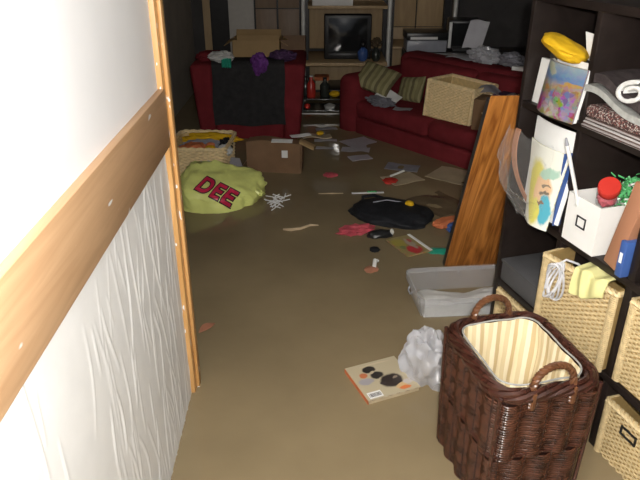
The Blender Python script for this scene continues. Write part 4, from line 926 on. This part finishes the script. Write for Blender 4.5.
# ------------------------------------------------------------------ things floating on the water
FG = 'debris floating on the flood water'
rng = random.Random(17)
for k, (x, y, w_, h_, rz, mt, lb_, tl) in enumerate((
    (0.36, 5.42, 0.30, 0.24, 40, 'paper_grey', 'large wet paper sheet floating against the sofa base', (R(4), R(2))),
    (0.30, 5.22, 0.24, 0.12, -10, 'paper_grey', 'long wet paper below the large sheet by the sofa', (R(3), 0)),
    (0.33, 5.02, 0.18, 0.11, 20, 'paper_grey', 'bright wet paper floating nearest of the papers by the sofa', (R(3), 0)),
    (0.06, 5.86, 0.20, 0.08, 10, 'paper_grey', 'thin wet paper floating in front of the glass rack', (0, 0)),
    (0.05, 5.50, 0.20, 0.06, 0, 'paper_grey', 'narrow wet paper strip floating right of the soaked box', (0, 0)),
    (0.04, 5.28, 0.15, 0.06, -8, 'paper_grey', 'dim wet paper strip floating nearest the soaked box', (0, 0)),
    (0.65, 4.79, 0.26, 0.15, -18, 'grey_cloth', 'purplish wet paper floating in front of the sofa', (0, 0)),
    (0.62, 4.53, 0.27, 0.20, 28, 'paper_tan', 'tan cardboard folder floating under a red scrap', (0, 0)),
    (1.02, 4.60, 0.34, 0.30, -35, 'paper_tan', 'pale board floating half hidden behind the wooden plank', (0, 0)),
    (0.82, 4.05, 0.30, 0.36, 32, 'brown_sub', 'waterlogged brown board floating right of the black bag', (0, 0)))):
    sheet('floating_sheet', mt, w_, h_, (x, y, 0.006), R(rz), lb_, 'board' if 'board' in lb_ else 'paper', 0.006, 20 + k, 0.004, tl, FG)
tag(MB().blob((0, 0, 0), (0.055, 0.05, 0.018), 81, 0.3, 2, 3).build('red_scrap', 'red_plastic', None, (0.52, 4.46, 0.015)), 'red scrap lying on the tan floating folder', 'scrap', FG)
tag(MB().tube([(0.53, 4.52, 0.03), (0.64, 4.62, 0.034)], 0.009, 6).build('white_stick', 'paper', None), 'short white stick lying over the red scrap', 'stick', FG)
tag(MB().tube([(-0.01, 4.23, 0.004), (0.08, 4.225, 0.007), (0.165, 4.235, 0.004)], [0.003, 0.005, 0.003], 6).build('thin_straw', 'stick', None), 'thin pale straw floating in the middle of the water', 'straw', FG)
t = thing('plastic_knife', 'thin white stick with green middle floating above the black bag', 'stick', (0.34, 4.24, 0.006), R(4), FG)
MB().box((0, 0, 0), (0.23, 0.022, 0.006), None, 0.002).build('blade', 'paper', t); MB().box((0.03, 0.006, 0.006), (0.07, 0.02, 0.008), None, 0.003).build('grip', 'green', t)
tag(MB().tube([(-0.23, 3.63, 0.004), (-0.18, 3.615, 0.008), (-0.12, 3.63, 0.01), (-0.06, 3.685, 0.008), (-0.01, 3.69, 0.004)], [0.006, 0.010, 0.009, 0.008, 0.004], 7).build('floating_twig', 'stick', None), 'curved pale twig floating in the open water', 'twig', FG)
tag(MB().blob((0, 0, 0), (0.055, 0.05, 0.014), 82, 0.4, 2.5, 3).build('red_petal', 'pink', None, (0.085, 4.61, 0.004)), 'dull red scrap half sunk in the middle of the water', 'scrap', FG)
b = MB()
for k in range(26):
    x, y = rng.gauss(0, 0.028), rng.gauss(0, 0.07); a_ = rng.uniform(0, PI); l_ = rng.uniform(0.02, 0.05)
    b.tube([(x - l_ * math.cos(a_), y - l_ * math.sin(a_), 0.006), (x + l_ * math.cos(a_), y + l_ * math.sin(a_), rng.uniform(0.006, 0.03))], 0.0036, 5)
tag(b.build('bead_tangle', 'white_plastic', None, (-0.305, 4.09, 0.0)), 'tangle of white beads floating right of the lime bag', 'beads', FG)
t = thing('black_bag', 'black nylon bag floating in the water with grey zip and yellow tag', 'bag', (0.47, 3.86, 0.0), R(-28))
MB().blob((0, 0, 0), (0.27, 0.19, 0.070), 83, 0.12, 1.4, 5, 0.08, 0.3, -0.03).build('body', 'black_cloth', t, angle=80)
MB().tube([(-0.13 + 0.02 * k, -0.01 + 0.011 * k, 0.086 - 0.004 * abs(k - 4)) for k in range(10)], 0.004, 6).build('zip', 'grey_metal', t)
MB().tube([(-0.22, 0.02, 0.03), (-0.25, 0.09, 0.05), (-0.19, 0.15, 0.05), (-0.10, 0.13, 0.05)], 0.012, 6).build('strap', 'black_cloth', t)
MB().blob((0, 0, 0), (0.030, 0.022, 0.02), 4, 0.2, 2, 3).build('tag', 'yellow', t, (0.10, 0.06, 0.080))
tag(MB().blob((0, 0, 0), (0.095, 0.05, 0.025), 84, 0.35, 2, 4, 0.5).build('pink_cloth', 'pink', None, (0.225, 3.60, 0.012), (0, 0, R(20))), 'pink crumpled cloth floating left of the black bag', 'cloth', FG)
t = thing('black_shoe', 'small black shoe floating between pink cloth and booklet', 'shoe', (0.37, 3.545, 0.005), R(10), FG)
MB().blob((0, 0, 0), (0.085, 0.04, 0.035), 85, 0.15, 1.8, 4).build('upper', 'black_plastic', t); MB().blob((0, 0, 0), (0.012, 0.018, 0.02), 3, 0.1, 2, 3).build('buckle', 'steel', t, (0.07, -0.012, 0.022))
bk = printed('booklet_cover', (0.30, 0.24, 0.10), [(0.25, 0.70, 0.25, 0.22, 0, (0.36, 0.30, 0.06)), (0.50, 0.25, 0.28, 0.22, 0, (0.48, 0.03, 0.04)), (0.62, 0.55, 0.12, 0.3, 0, (0.40, 0.33, 0.26)), (0.70, 0.70, 0.08, 0.1, 0, (0.42, 0.05, 0.05)), (0.20, 0.45, 0.1, 0.1, 0, (0.16, 0.20, 0.08))], 0.3, 0.08)
t = thing('booklet', 'small colourful booklet with pale spine floating below the black bag', 'booklet', (0.535, 3.375, 0.004), R(26))
MB().slab(lambda u, v: (-0.085 + 0.17 * u, -0.10 + 0.24 * v, 0.010), 4, 4, 0.008).build('cover', bk, t); MB().b2(0.066, 0.085, -0.10, 0.14, 0.0102, 0.013).build('pale_spine', 'paper', t)
t = thing('snack_packet', 'orange and blue shiny packet floating by the foot of the wooden board', 'packet', (0.83, 3.66, 0.01), R(25))
MB().blob((0, 0.04, 0.012), (0.10, 0.045, 0.03), 86, 0.2, 2, 4, 0.3).build('orange_part', 'orange', t); MB().blob((0.02, -0.045, 0.01), (0.075, 0.045, 0.035), 87, 0.2, 2, 4, 0.3).build('blue_part', 'blue', t)
tag(MB().blob((0, 0, 0), (0.07, 0.04, 0.015), 88, 0.3, 2, 3).build('green_scrap', 'teal', None, (0.69, 3.33, 0.002)), 'dark green scrap floating between booklet and plastic bin', 'scrap', FG)
tag(MB().blob((0, 0, 0), (0.03, 0.035, 0.012), 89, 0.3, 2, 3).build('blue_scrap', 'black_cloth', None, (0.32, 3.35, 0.002)), 'dark blue scrap half sunk below the black shoe', 'scrap', FG)
t = thing('orange_peel', 'small orange and white scrap floating alone above the book', 'scrap', (0.30, 3.12, 0.0), R(35), FG)
MB().blob((-0.02, 0, 0), (0.04, 0.035, 0.015), 90, 0.3, 2, 3).build('orange_part', 'leaf', t); MB().tube([(0.0, 0.0, 0.015), (0.035, 0.035, 0.028), (0.055, 0.03, 0.02)], [0.011, 0.013, 0.007], 7).build('white_part', 'paper', t)
tag(MB().slab(lambda u, v: (-0.05 + 0.10 * u, (v - 0.5) * 0.045 * math.sin(u * PI + 0.05), 0.012 + 0.012 * math.sin(u * 3)), 10, 4, 0.003).build('floating_leaf', 'leaf', None, (-0.53, 2.52, 0.0), (0, 0, R(50))), 'rusty brown leaf floating beside the door jamb', 'leaf', FG)
